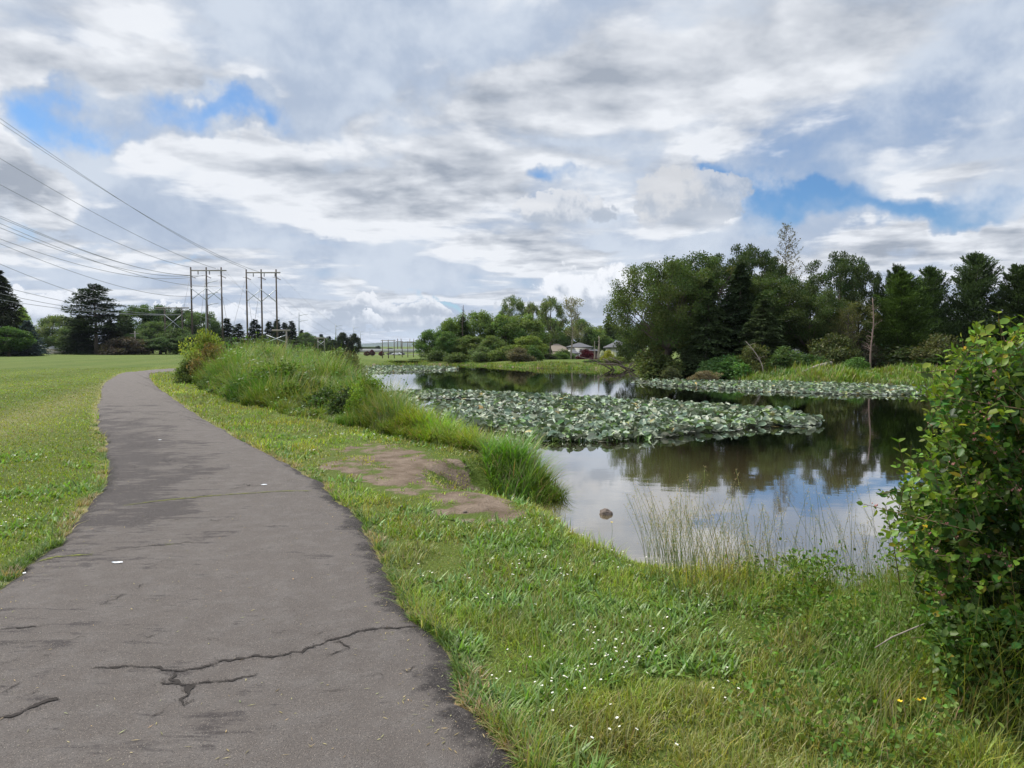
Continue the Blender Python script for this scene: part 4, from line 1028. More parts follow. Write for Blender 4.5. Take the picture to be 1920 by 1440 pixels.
T_C = [
 ('dec1', 812, 628, 60, 92, (.060, .10, .028), 'rounded green tree at the left end of the pond wood'),
 ('dec2', 842, 632, 60, 88, (.055, .09, .028), 'lower dark green tree second from the left of the pond wood'),
 ('dec1', 852, 606, 70, 100, MID, 'taller light green tree behind the left end of the pond wood'),
 ('con2', 868, 604, 40, 96, OAKD, 'small dark conifer below the bare dead spire'),
 ('dec3', 902, 592, 90, 98, MID, 'broad domed green tree right of the small dark conifer'),
 ('dec1', 880, 640, 70, 88, (.075, .10, .03), 'low olive green tree in front of the domed tree'),
 ('airy', 960, 551, 62, 112, (.085, .11, .045), 'tall airy tree left of the trio above the wood'),
 ('airy2', 997, 562, 34, 116, (.10, .115, .055), 'slim pale airy tree between the tall ones'),
 ('airy', 1032, 553, 66, 112, (.085, .105, .045), 'tall airy tree with bent top right of the slim pale one'),
 ('con2', 940, 585, 34, 105, (.05, .07, .03), 'dark pointed conifer beside the tall airy tree'),
 ('dec2', 945, 600, 80, 96, MID, 'green tree below the left airy tree'),
 ('dec1', 985, 598, 80, 98, (.085, .115, .035), 'yellowish green tree below the slim pale tree'),
 ('dec3', 1035, 604, 90, 165, (.07, .10, .03), 'wide green tree below the bent top airy tree'),
 ('dec2', 1085, 608, 70, 168, (.08, .11, .035), 'green tree at the foot of the leafless pale tree'),
 ('dec1', 1140, 618, 80, 172, (.065, .09, .03), 'green tree behind the white house roof'),
 ('con2', 1142, 588, 40, 170, (.05, .07, .028), 'stout dark conifer right of the leafless pale tree'),
 ('dec2', 1120, 628, 60, 166, MID, 'small pale green tree behind the split dead trunk'),
 ('dec1', 990, 640, 60, 86, (.095, .125, .03), 'bright rounded willow in front of the wood'),
 ('dec3', 1180, 625, 60, 160, (.05, .075, .025), 'dark tree tucked left of the big arching oak'),
 ('dec2', 925, 640, 60, 84, (.07, .095, .03), 'low bushy tree over the distant shore'),
]
for r_ in T_C: plant(r_[0], r_[1], r_[2] - (12 if 590 < r_[2] < 645 else 0), r_[3] * 1.0, r_[4], tuple(c * 1.75 for c in r_[5]), r_[6], group=GC)
B_C = [
 ('bush1', 822, 655, 44, 82, (.06, .085, .03), 'dark shrub at the left end of the pond wood'),
 ('bush2', 858, 660, 50, 80, (.07, .095, .03), 'green shrub at the waterside under the wood'),
 ('bush3', 905, 648, 50, 79, (.085, .115, .045), 'rounded grey green shrub by the distant shore'),
 ('bush1', 944, 645, 46, 78, (.09, .12, .035), 'light green shrub right of the grey green one'),
 ('bush3', 975, 650, 50, 75, (.085, .075, .045), 'brownish twiggy shrub beside the distant lawn'),
 ('bush2', 1000, 646, 34, 77, (.06, .10, .03), 'upright green shrub right of the brownish one'),
 ('bush1', 1026, 660, 30, 88, (.04, .05, .025), 'dark shrub in front of the tan roofed house'),
 ('bush2', 1050, 658, 34, 90, (.07, .11, .03), 'green shrub between the tan house and the white house'),
 ('bush1', 1110, 674, 40, 70, (.05, .09, .02), 'low green shrub on the bank before the white house'),
 ('bush3', 1140, 655, 26, 80, (.20, .20, .03), 'yellow green garden shrub beside the far right house'),
 ('bush3', 1160, 668, 60, 66, (.09, .11, .03), 'olive scrub behind the fallen branches'),
 ('bush2', 735, 674, 40, 90, (.08, .11, .04), 'low shrub on the far left shore'),
 ('bush1', 790, 672, 50, 84, (.07, .10, .035), 'low shrub left of the pond wood'),
 ('bush1', 765, 678, 50, 82, (.08, .105, .04), 'scrubby waterside plant below the distant poles'),
]
B_C += [('bush2', 1024, 640, 24, 120, (.05, .08, .022), 'slim green garden tree over the left end of the tan roof'), ('bush1', 1062, 652, 26, 118, (.06, .09, .025), 'dark green garden tree at the left corner of the white house'), ('bush2', 1172, 640, 30, 100, (.045, .065, .02), 'dark shrub covering the right side of the far right house')]
for r_ in B_C: plant(*r_[:5], tuple(c * 1.5 for c in r_[5]), r_[6], group='shrubs along the distant shore')
B_R = [
 ('bush1', 1235, 652, 80, 50, (.055, .07, .022), 'dark shrub under the arching left oak'),
 ('bush3', 1290, 650, 60, 50, (.035, .045, .018), 'black green shrub behind the orange post'),
 ('bush2', 1340, 668, 60, 47, (.06, .11, .035), 'fresh green nettle like shrub left of the bank'),
 ('bush1', 1380, 662, 70, 46, (.06, .12, .03), 'bright green shrub at the foot of the cedar'),
 ('bush3', 1415, 642, 70, 46, (.075, .085, .025), 'olive shrub left of the bent dead branch'),
 ('bush2', 1475, 648, 70, 45, (.06, .095, .028), 'leafy green shrub right of the bent dead branch'),
 ('bush1', 1520, 660, 70, 45, (.045, .08, .025), 'low green shrub in front of the hidden house'),
 ('bush3', 1565, 622, 90, 46, (.055, .065, .022), 'large dull green shrub left of the pale snag'),
 ('bush2', 1606, 668, 50, 43, (.065, .12, .03), 'small bright shrub left of the snag foot'),
 ('bush3', 1625, 640, 60, 48, (.06, .055, .035), 'brown twiggy shrub behind the snag foot'),
 ('bush1', 1700, 640, 100, 47, (.04, .055, .02), 'dark shrub below the bright green pine'),
 ('bush3', 1765, 622, 90, 45, (.065, .07, .028), 'yellowish brown shrub between the right pines'),
 ('bush1', 1790, 655, 100, 44, (.035, .06, .018), 'deep green low shrub below the tall pine'),
 ('bush2', 1880, 640, 120, 44, (.035, .05, .02), 'dark shrub near the right edge of the far bank'),
 ('bush3', 1322, 694, 56, 43.5, (.12, .10, .06), 'pinkish brown dried reeds at the water edge of the far bank'),
 ('bush2', 1258, 686, 34, 47, (.06, .07, .03), 'small dark tuft on the mown far lawn'),
]
for r_ in B_R: plant(*r_[:5], tuple(c * 1.5 for c in r_[5]), r_[6], group='shrubs on the right bank')
T_L = [
 ('conA', -2, 506, 90, 120, (.032, .040, .018), 'tall dark conifer at the left edge of the photo'),
 ('dec1', 14, 610, 70, 112, (.045, .085, .02), 'dark green tree at the foot of the left edge conifer'),
 ('dec2', 38, 574, 34, 150, (.16, .22, .04), 'yellow green young tree beside the left edge conifer'),
 ('spruce', 50, 600, 52, 118, (.055, .075, .075), 'blue grey spruce behind the wooden fence'),
 ('dec3', 99, 588, 80, 165, (.10, .13, .05), 'pale rounded tree above the grey roof'),
 ('dec3', 128, 610, 70, 160, (.07, .10, .035), 'green tree between the pale one and the big pine'),
 ('bigpine', 176, 531, 92, 140, (.026, .038, .018), 'big dark layered pine rising above the field edge'),
 ('conA', 150, 590, 60, 142, (.03, .045, .02), 'dark conifer left of the layered pine trunk'),
 ('conA', 205, 600, 60, 145, (.035, .038, .02), 'brownish conifer right of the layered pine'),
 ('con2', 236, 590, 50, 150, (.05, .075, .025), 'olive pointed conifer right of the big pine'),
 ('bush3', 236, 630, 76, 135, (.06, .048, .035), 'low brown purple thicket at the field edge'),
 ('dec1', 268, 568, 70, 190, (.055, .085, .028), 'tall rounded green tree with bushy top beyond the field'),
 ('dec2', 305, 570, 60, 190, (.05, .08, .03), 'tall green tree left of the small pole frame'),
 ('con1', 228, 580, 40, 195, (.06, .09, .035), 'distant light conifer behind the olive one'),
 ('dec3', 285, 600, 80, 160, (.06, .09, .032), 'green tree in front of the tall rounded tree'),
 ('dec1', 335, 575, 60, 185, (.045, .07, .028), 'dark green tree behind the crossed brace'),
 ('dec3', 375, 582, 80, 185, (.065, .10, .035), 'light green tree behind the first tall pole frame'),
 ('dec2', 330, 615, 70, 150, (.065, .095, .035), 'lower green tree right of the crossed brace'),
 ('dec3', 255, 625, 60, 142, (.055, .085, .03), 'bushy green tree over the brown thicket'),
 ('dec1', 300, 632, 70, 140, (.05, .08, .028), 'low round tree at the field edge below the pole frame'),
 ('dec1', 370, 625, 70, 145, (.055, .085, .03), 'low round tree behind the yellow green bank shrub'),
 ('con1', 405, 602, 40, 200, CED, 'first dark conifer right of the tall poles'),
 ('con1', 425, 596, 44, 190, CED, 'jagged dark conifer between the two pole frames'),
 ('con2', 447, 606, 40, 185, CED, 'ragged dark conifer left of the second pole frame'),
 ('con1', 478, 598, 44, 180, (.02, .032, .018), 'blackish conifer inside the second pole frame'),
 ('con1', 505, 602, 36, 210, CED, 'dark conifer behind the second pole frame'),
 ('con1', 520, 598, 36, 215, CED, 'tall dark conifer right of the second pole frame'),
 ('con2', 534, 604, 34, 215, CED, 'dark conifer of the row beyond the low pole frame'),
 ('con1', 546, 601, 34, 212, CED, 'pointed dark conifer left of the steel mast'),
 ('dec2', 572, 622, 34, 240, (.08, .12, .045), 'yellow green tree just right of the steel mast'),
 ('con1', 566, 618, 24, 250, CED, 'small dark conifer right behind the steel mast'),
 ('dec1', 590, 630, 44, 240, (.07, .105, .04), 'light green rounded tree further right of the mast'),
 ('con1', 602, 626, 26, 255, CED, 'far dark conifer among the light green trees'),
 ('con2', 616, 630, 30, 260, CED, 'far ragged conifer left of the round pines'),
 ('dec2', 628, 636, 30, 230, CED, 'small dark tree left of the round pines'),
 ('dec2', 643, 622, 26, 170, (.028, .036, .022), 'left one of the two dark round topped pines'),
 ('dec2', 662, 624, 26, 172, (.028, .036, .022), 'right one of the two dark round topped pines'),
 ('dec1', 430, 632, 70, 160, (.035, .05, .022), 'low dark tree under the conifer row'),
 ('dec1', 500, 634, 70, 165, (.03, .045, .022), 'low dark tree behind the second pole frame feet'),
 ('dec1', 545, 636, 60, 175, (.035, .05, .022), 'low dark tree beneath the steel mast'),
 ('dec3', 690, 650, 40, 600, (.06, .08, .045), 'faint tree far away behind the red leaved trees'),
]
for r_ in T_L: plant(*r_[:3], r_[3] * 1.15, r_[4], tuple(c * 1.45 for c in r_[5]), r_[6], group=GL)
# far specks
for px, top, w, D, cc, lb in ((792, 638, 12, 520, CED, 'far dark tree on the rise at the left of the wood'), (782, 646, 9, 540, CED, 'smaller far dark tree beside the one on the rise'), (710, 648, 12, 560, (.05, .065, .045), 'tiny far tree under the hills'), (732, 652, 18, 540, (.07, .10, .05), 'far low green tree row by the road'),
                              (680, 651, 8, 430, (.045, .06, .04), 'tiny tree left of the red leaved trees')):
    plant('dec3', px, top, w, D, cc, lb, group='tiny trees in the far valley')
for px, lb in ((688, 'left red leaved tree by the far road'), (698, 'middle tallest red leaved tree by the far road'), (715, 'right red leaved tree by the far road')):
    plant('dec2', px, 655 if px == 698 else 658, 12, 330, (.10, .025, .03), lb, group='red leaved trees by the far road', base_z=-3.1)
# bank shrubs left of the pond
B_L = [
 ('bush3', 387, 614, 84, 31, (.20, .235, .045), 'yellow green shrub topping the left bank', 0),
 ('bush3', 400, 640, 76, 30, (.15, .11, .045), 'rusty brown shrub at the foot of the yellow green one', 0),
 ('bush2', 430, 660, 70, 34, (.09, .10, .035), 'brown green tangle right of the rusty shrub', 0),
 ('bush1', 480, 662, 80, 30, (.09, .14, .03), 'fresh green mound in the bank grass', 0),
 ('bush3', 556, 655, 46, 40, (.05, .07, .028), 'dark round shrub in the middle of the bank', 0),
 ('bush3', 590, 652, 60, 44, (.095, .14, .035), 'pale green shrub right of the dark round one', 0),
 ('bush1', 540, 658, 50, 50, (.07, .10, .03), 'green shrub behind the dark round one', 0),
 ('bush2', 630, 650, 70, 42, (.10, .135, .035), 'tall light green shrub near the pond end of the bank', 0),
 ('bush3', 655, 655, 50, 38, (.09, .08, .035), 'brown tinged willow shrub at the pond end of the bank', 0),
 ('bush2', 600, 680, 90, 33, (.085, .125, .03), 'green mound before the light green shrubs', 0),
 ('bush1', 660, 678, 50, 30, (.075, .09, .03), 'olive shrub overhanging the pond corner', 0),
 ('bush1', 505, 650, 60, 34, (.10, .15, .03), 'green shrub crest under the second pole frame', 0),
]
for r_ in B_L: plant(*r_[:5], tuple(c * 1.2 for c in r_[5]), r_[6], group='shrubs on the left bank')
B_M = [
 ('bush1', 505, 672, 110, 21, (.11, .17, .03), 'leafy bright green mound in the middle of the bank weeds', 0),
 ('bush3', 440, 690, 70, 24, (.12, .165, .04), 'pale green weedy clump nearest the path bend', 0),
 ('bush2', 575, 700, 80, 19, (.085, .135, .03), 'green weedy clump left of the dark leafy shrub', 0),
 ('bush1', 610, 722, 70, 16.5, (.06, .10, .026), 'low dark weeds at the foot of the bank', 0),
 ('bush3', 360, 668, 60, 30, (.12, .16, .045), 'grassy green clump at the far end of the bank', 0),
 ('bush2', 545, 712, 60, 18, (.13, .19, .035), 'low yellow green weeds on the bank slope', 0),
 ('bush3', 470, 722, 70, 20, (.10, .15, .035), 'low weedy clump where the bank meets the lawn', 0),
 ('bush1', 400, 705, 60, 26, (.075, .12, .03), 'low green clump left of the weedy bank', 0),
]
for r_ in B_M: plant(*r_[:6], r_[6], group='shrubs on the left bank')
plant('bush3', 690, 700, 84, 14.6, (.155, .235, .030), 'bright yellow green sapling at the end of the tall grass by the water', group='shrubs on the left bank')
plant('bush2', 655, 722, 90, 15.2, (.060, .09, .026), 'dark leafy shrub beside the bright sapling', group='shrubs on the left bank')

# bare and dead trees
def bare_tree(px, top, D, name, label, base_py=None, r=.12, seed=1, nb=22, spread=.16, start=.25, mat=None, lean=0.0, leaf=None, zb=None, twig=3, up=.55):
    g = np.random.default_rng(seed); tp = atd(px, top, D); zb = float(height(np.array([tp[0]]), np.array([D]))[0]) if zb is None else zb
    zb = max(zb, WZ) if D < 84 else zb; H = tp[2] - zb
    e = empty(name, (tp[0], D, zb)); tag(e, label, 'dead tree' if leaf is None else 'tree'); m = MB(); t = np.linspace(0, 1, 9)
    tpnt = np.stack([lean * H * t ** 2 + .012 * H * np.sin(t * 7 + seed), .01 * H * np.cos(t * 5), H * t], 1); m.tube(tpnt, r * (1 - .85 * t) + .012, 7)
    o = m.build('trunk', mat or M_palebark, e, True); b = MB(); lv = []
    for i in range(nb):
        t0 = g.uniform(start, .97); s = np.array([np.interp(t0, t, tpnt[:, j]) for j in range(3)]); a = g.uniform(0, 6.28); L = H * spread * g.uniform(.4, 1.1) * (1.15 - t0 * .55)
        d = np.array([math.cos(a), math.sin(a), g.uniform(up * .4, up * 1.6)]); e1 = s + d * L; md = (s + e1) / 2 + g.normal(0, .04, 3) * L + np.array([0, 0, -.05 * L])
        b.tube([s, md, e1], [r * .30, r * .2, r * .07], 4, cap=False)
        for _ in range(twig):
            q = s + (e1 - s) * g.uniform(.4, 1); w = q + (d * .5 + g.normal(0, .5, 3) + np.array([0, 0, .2])) * L * .45; b.tube([q, (q + w) / 2 + g.normal(0, .03, 3) * L, w], [r * .11, r * .08, r * .03], 3, cap=False); lv.append(w); lv.append((q + w) / 2)
    b.build('branches', mat or M_palebark, e)
    if leaf is not None:
        P = np.repeat(np.array(lv), 12, 0) + g.normal(0, H * .022, (len(lv) * 12, 3)); f = MB(); n = len(P)
        f.leaves(P, rnd_dirs(n, g), rnd_dirs(n, g, .6), H * .02, H * .013, tintc(leaf, n, .25, .1, g)); f.build('crown', M_leaf, e)
    return e
bare_tree(1637, 558, 44, 'dead_snag', 'pale pinkish dead snag with forked bare top in front of the right pines', r=.045, seed=3, nb=34, spread=.12, start=.25, mat=bark_mat('pinkish_bark', (.24, .17, .14)))
bare_tree(1072, 560, 112, 'leafless_tree', 'nearly leafless pale tree right of the tall airy trees', r=.14, seed=5, nb=34, spread=.20, start=.35, leaf=(.22, .21, .13))
bare_tree(868, 572, 95, 'dead_spire', 'bare dead spire standing above the left part of the pond wood', r=.10, seed=7, nb=26, spread=.05, start=.55, mat=M_bark)
bare_tree(1123, 630, 82, 'split_dead_trunk', 'broken pale dead trunk beside the white house', r=.15, seed=9, nb=5, spread=.10, start=.3)
bare_tree(1115, 640, 84, 'dead_sapling', 'thin short dead sapling just left of the broken pale trunk', r=.07, seed=11, nb=4, spread=.10)
bare_tree(1432, 640, 44.5, 'bent_dead_branch', 'bent bare branch arching in front of the bank shrubs', r=.03, seed=13, nb=9, spread=.30, lean=-.55, start=.3)
bare_tree(1590, 590, 47, 'twiggy_tree', 'grey brown leafless twigs left of the pale snag', r=.07, seed=15, nb=60, spread=.30, start=.15, mat=M_bark, leaf=(.11, .11, .04))
# fallen branches at the water and the fallen log
def branch_heap():
    g = np.random.default_rng(5); c = W(1185, 694); e = empty('fallen_branches', (c[0], c[1] - 1.0, WZ)); tag(e, 'tangle of dark fallen branches lying in the water below the oak', 'fallen branches')
    for i in range(9):
        m = MB(); a = g.uniform(-.5, 3.6); L = g.uniform(1.6, 4.0); s = np.array([g.uniform(-2, 2), g.uniform(-.6, 1.2), 0]); d = np.array([math.cos(a), math.sin(a) * .3, g.uniform(.15, .55)])
        p = [s, s + d * L * .5 + np.array([0, 0, .25]), s + d * L]; m.tube(p, [.07, .05, .02], 5)
        for _ in range(9):
            q = s + d * L * g.uniform(.2, 1) + np.array([0, 0, .1]); w = q + g.normal(0, .5, 3) * np.array([1, .6, .7]) + np.array([0, 0, .2]); m.tube([q, (q + w) / 2 + g.normal(0, .05, 3), w], [.022, .016, .008], 3, cap=False)
        m.build('branch', M_bark, e)
branch_heap()
m = MB(); a_, b_ = at(1505, 700, .05), at(1556, 682, .55); a_[1] = 42; a_[0] = (1505 - 960) / F * 42; b_[1] = 44; b_[0] = (1558 - 960) / F * 44
m.tube([a_, (a_ + b_) / 2 + np.array([0, 0, .08]), b_], [.05, .09, .12], 7); tag(m.build('fallen_log', M_palebark, smooth=True), 'pale fallen log slanting down the far bank grass', 'log')

# ================================================================ poles and cables
def lerpD(px, py, D): return atd(px, py, D)
def pole_frame(name, pxs, top, D, H_base_py, label, armpy, arm=(0, 0), braces=(), group=None, r=.20, mat=None, insul=True, armmat=None, zb=None, guys=()):
    cx = np.mean([atd(p, top, D)[0] for p in pxs]); ztop = atd(pxs[0], top, D)[2]; zb = atd(pxs[0], H_base_py, D)[2] if zb is None else zb
    e = empty(name, (cx, D, zb)); tag(e, label, 'utility pole', group); s = D / F
    for p in pxs:
        m = MB(); x = atd(p, top, D)[0] - cx; m.tube([(x, 0, -.8), (x, 0, (ztop - zb) * .5), (x, 0, ztop - zb)], [r, r * .85, r * .7], 8); m.build('pole', mat or M_pole, e, True)
    if armpy:
        za = atd(0, armpy, D)[2] - zb; x0 = atd(min(pxs) + arm[0], top, D)[0] - cx; x1 = atd(max(pxs) + arm[1], top, D)[0] - cx
        m = MB(); m.box(((x0 + x1) / 2, -r - .07, za), (x1 - x0, .14, .26)); m.build('crossarm', armmat or M_greywood, e)
        if insul:
            for k in range(3):
                xx = x0 + (x1 - x0) * (k + .6) / 3.1; m = MB(); m.tube([(xx, -r - .07, za - .1), (xx, -r - .07, za - .9)], .05, 5)
                for q in range(6): m.tube([(xx, -r - .07, za - .2 - q * .11), (xx, -r - .07, za - .25 - q * .11)], .13, 7)
                m.build('insulator', M_insul, e)
    for (i, j, y0, y1) in braces:
        xa = atd(pxs[i], top, D)[0] - cx if not isinstance(i, float) else atd(i, top, D)[0] - cx; xb = atd(pxs[j], top, D)[0] - cx if not isinstance(j, float) else atd(j, top, D)[0] - cx
        za, zb2 = atd(0, y0, D)[2] - zb, atd(0, y1, D)[2] - zb
        for (p, q) in (((xa, za), (xb, zb2)), ((xa, zb2), (xb, za))):
            m = MB(); m.tube([(p[0], -r * 1.1, p[1]), (q[0], -r * 1.1, q[1])], r * .35, 5); m.build('brace', M_steel, e)
    for (p0, y0, p1, y1) in guys:
        a = atd(p0, y0, D); b = atd(p1, y1, D - 10); m = MB(); m.tube([a - np.array([cx, D, zb]), b - np.array([cx, D, zb])], .03, 4); m.build('guy_wire', M_wire, e)
    return e
GP = 'wooden pole frames of the power line'
f1 = pole_frame('pole_frame', (357.5, 386.5, 414.5), 501, 150, 664, 'left tall three pole timber power frame with crossed braces', 507.5, (2, 11), ((0, 1, 540, 563), (1, 2, 540, 563)), GP, .22, guys=((355, 524, 340, 600), (385, 524, 375, 610), (384, 524, 395, 615), (412, 526, 425, 600)))
f2 = pole_frame('pole_frame', (461.5, 489.5, 517.5), 505, 150, 664, 'right tall three pole timber power frame with crossed braces', 511.5, (2, 9), ((0, 1, 543, 566), (1, 2, 543, 566)), GP, .22, guys=((459, 528, 428, 650), (463, 530, 474, 620), (489, 530, 478, 600)))
f3 = pole_frame('pole_frame', (308.5, 341), 576, 150, 664, 'shorter two pole timber frame with a pale crossed brace left of the tall ones', 577.5, (-16, 14), ((0, 1, 590, 617),), GP, .18, insul=False, guys=((328, 610, 309, 668),))
f4 = pole_frame('pole_frame', (537,), 619, 105, 656, 'low timber pole with a pale crossarm and brace beside the steel mast', 619.5, (-26, 8), ((500.0, 0, 628, 642),), GP, .16, mat=M_greywood, insul=False)
f5 = pole_frame('pole_frame', (596, 608), 632, 170, 655, 'small distant timber frame among the light green trees', 634, (-6, 6), ((0, 1, 640, 648),), GP, .16, mat=M_greywood, insul=False)
# dead-end insulator strings on the two tall frames
for fr, pxs, py in ((f1, (357.5, 386.5, 414.5), 517), (f2, (461.5, 489.5, 517.5), 520)):
    for p in pxs:
        m = MB(); c = atd(p, py, 150) - np.array(fr.location); d = np.array([.75, .6, -.42]); m.tube([c - np.array([.7, 0, 0]), c], .05, 5)
        for q in range(8): m.tube([c + d * (.15 + q * .12), c + d * (.19 + q * .12)], .14, 7)
        m.build('insulator_string', M_insul, fr)
def mast(px, top, bot, D, r, label):
    a = atd(px, bot, D); b = atd(px, top, D); e = empty('steel_mast', tuple(a)); tag(e, label, 'mast', 'grey steel masts of the power line'); h = b[2] - a[2]
    m = MB(); m.tube([(0, 0, -2), (0, 0, h * .5), (0, 0, h)], [r, r * .75, r * .45], 10); m.build('pole', M_steel, e, True)
    for k, q in enumerate((.95, .80, .66) if D < 250 else (.95, .8)):
        s = 1 if k % 2 else 1; m = MB(); m.tube([(0, 0, h * q - .6), (s * r * 4, 0, h * q - .15), (s * r * 9, 0, h * q + .1)], [r * .35, r * .25, r * .18], 6); m.build('davit_arm', M_steel, e)
mast(389, 520, 664, 165, .33, 'nearest grey steel mast just behind the left tall frame'); mast(561.5, 586, 658, 300, .45, 'second grey steel mast right of the dark conifers')
mast(630, 608, 655, 420, .45, 'third grey steel mast near the round topped pines'); mast(663.5, 612, 654, 560, .5, 'fourth grey steel mast behind the round topped pines'); mast(676, 620, 654, 700, .5, 'farthest grey steel mast above the valley')
FP = 'rust red pole frames in the far valley'
pole_frame('pole_frame', (717, 728, 739), 637, 290, 673, 'nearest rust red three pole frame across the pond', 638.5, (-3, 3), (), FP, .2, insul=False)
pole_frame('pole_frame', (754, 764.5, 775), 640, 320, 674, 'right hand rust red three pole frame across the pond', 642, (-3, 3), (), FP, .2, insul=False)
pole_frame('pole_frame', (745.5, 752), 635, 420, 665, 'farther rust red frame between the two nearer ones', 640, (-3, 3), (), FP, .3, insul=False)
pole_frame('pole_frame', (768.5, 775.5), 635, 430, 664, 'farthest pale pole frame at the right of the valley', 641, (-3, 3), (), FP, .26, mat=M_greywood, insul=False)
# cables
def cable(p0, p1, label, sagmid=None, r=.02, name='power_cable', extend=True):
    (x0, y0, D0), (x1, y1, D1) = p0, p1; A = atd(x0, y0, D0); B = atd(x1, y1, D1)
    # span parabola through A, reaching on past the frame edge
    n = 46; t = np.linspace(-1.1 if extend else 0, 1, n)[:, None]; P = A + (B - A) * t
    L = np.linalg.norm(B - A); k = (sagmid or 0)
    P[:, 2] += (-4 * k * (t * (1 - t)))[:, 0]
    m = MB(); dd = np.hypot(P[:, 0], P[:, 1]); m.tube(P, np.clip(r * dd / 80, .009, .04), 4)
    tag(m.build(name, M_wire), label, 'power cable', 'cables of the power line')
C_ = [((0, 222, 55), (461, 504, 150), 1.2, 'highest overhead cable running down to the right tall frame'), ((0, 230, 54), (489, 511, 150), 1.3, 'second highest cable just below the topmost'),
      ((0, 297, 62), (410, 505, 150), 1.1, 'third cable down from the top at the left edge'), ((0, 346, 66), (357, 501, 150), 1.1, 'fourth cable down, ending on the left tall frame top'),
      ((0, 405, 70), (357, 516, 150), 1.4, 'upper one of the close pair in mid height'), ((0, 408.5, 70), (386, 517, 150), 1.7, 'lower one of the close pair in mid height'),
      ((0, 419, 60), (414, 536, 150), 1.8, 'steeper cable crossing under the close pair'), ((0, 427, 72), (357, 517, 150), 1.6, 'cable crossing over the steeper one'),
      ((0, 448, 72), (386, 515, 150), 2.2, 'cable just below the blue sky gap at the left edge'), ((0, 457, 64), (360, 555, 150), 1.5, 'cable sloping above the big dark pine'),
      ((0, 495, 70), (352, 577, 150), 2.0, 'cable passing behind the top of the big dark pine'), ((18, 541, 100), (341, 590, 150), 1.0, 'upper low cable in front of the big dark pine'),
      ((20, 555, 100), (341, 590, 150), 1.0, 'middle low cable in front of the big dark pine'), ((25, 566, 100), (308, 590, 150), .6, 'lowest cable in front of the big dark pine'),
      ((414, 507, 150), (630, 612, 420), 8, 'cable from the left tall frame toward the third mast'), ((425, 510, 150), (561, 592, 300), 5, 'cable from the left tall frame to the second mast'),
      ((461, 520, 150), (717, 640, 290), 6, 'left cable descending from the right frame to the valley'), ((489, 520, 150), (728, 640, 290), 6, 'middle cable descending from the right frame to the valley'), ((522, 512, 150), (739, 640, 290), 6, 'right cable descending from the right frame to the valley'),
      ((390, 536, 165), (561, 600, 300), 4, 'lower cable from the nearest steel mast to the second'), ((341, 577, 150), (537, 620, 105), 1.2, 'low cable between the short frames')]
for p0, p1, sg, lb in C_: cable(p0, p1, lb, sg, extend=p0[0] < 30, r=.021 if p0[0] < 30 else .008)

# ================================================================ houses, fence, small things
def gable_or_hip(px0, px1, eave_py, top_py, base_py, D, depth, wall, roofm, name, label, hip=True, wins=(), over=.4, extra=None):
    a = atd(px0, eave_py, D); b = atd(px1, eave_py, D); zt = atd(px0, top_py, D)[2]; zb = atd(px0, base_py, D)[2]; w = b[0] - a[0]; cx = (a[0] + b[0]) / 2; he = a[2] - zb
    e = empty(name, (cx, D, zb)); tag(e, label, 'house'); m = MB(); m.box((0, depth / 2, he / 2 - .5), (w, depth, he + 1)); m.build('wall', wall, e)
    m = MB(); o = over; W2 = w / 2 + o; hr = zt - a[2]; ins = min(W2 * .9, depth / 2) if hip else 0
    V = [(-W2, -o, he), (W2, -o, he), (W2, depth + o, he), (-W2, depth + o, he), (-W2 + ins, depth / 2, he + hr), (W2 - ins, depth / 2, he + hr)]
    V += [(x, y, z + .18) if i < 4 else (x, y, z + .18) for i, (x, y, z) in enumerate(V)]
    m.add(V[6:], [[0, 1, 5, 4], [2, 3, 4, 5]]); m.f.append(np.array([[1, 2, 5], [3, 0, 4]])); 
    m.add([V[0], V[1], V[2], V[3], V[6], V[7], V[8], V[9]], [[3, 2, 1, 0], [0, 1, 5, 4], [1, 2, 6, 5], [2, 3, 7, 6], [3, 0, 4, 7]])
    m.build('roof', roofm, e)
    for (u, v, ww, hh) in wins:
        f = MB(); x = -w / 2 + u * w; z = v * he
        for dx, dz, sx, sz in ((0, hh / 2 + .05, ww + .2, .1), (0, -hh / 2 - .05, ww + .2, .1), (-ww / 2 - .05, 0, .1, hh), (ww / 2 + .05, 0, .1, hh), (0, 0, .06, hh)): f.box((x + dx, -.05, z + dz), (sx, .12, sz))
        fo = f.build('window', M_white, e); g_ = MB(); g_.box((x, -.012, z), (ww, .02, hh)); g_.build('pane', M_glass, fo)
    return e
gable_or_hip(1070, 1109, 652, 644, 680, 150, 8, M_white, M_rgrey, 'house', 'white two storey house behind the dark red shrub', wins=((.2, .30, .5, .8), (.33, .30, .5, .8), (.8, .35, .6, .8), (.5, .8, .5, .6)))
gable_or_hip(1068, 1084, 664, 658, 680, 147, 3, M_white, M_rgrey, 'house_porch', 'white front wing of the white two storey house', hip=True, wins=((.3, .5, .35, .8), (.7, .5, .35, .8)))
gable_or_hip(1018, 1074, 660, 646, 680, 156, 8, M_beige, M_rtan, 'house', 'tan roofed low house half hidden by trees', wins=((.3, .5, .6, .7),))
gable_or_hip(1147, 1182, 653, 641, 680, 120, 8, M_white, M_rgrey, 'house', 'pale house with dark grey roof at the left of the big oak', wins=((.35, .6, .5, .7),))
gable_or_hip(1105, 1122, 659, 655, 682, 149, 3, simple('brown_siding', (.12, .09, .08), .8), M_rgrey, 'shed', 'small brown shed right of the white house')
gable_or_hip(1500, 1548, 612, 596, 690, 62, 7, simple('grey_siding', (.22, .24, .26), .8), M_rgrey, 'house', 'grey house hidden deep behind the right bank oaks', wins=((.3, .78, .9, .9), (.55, .78, .9, .9), (.5, .35, .9, .9)))
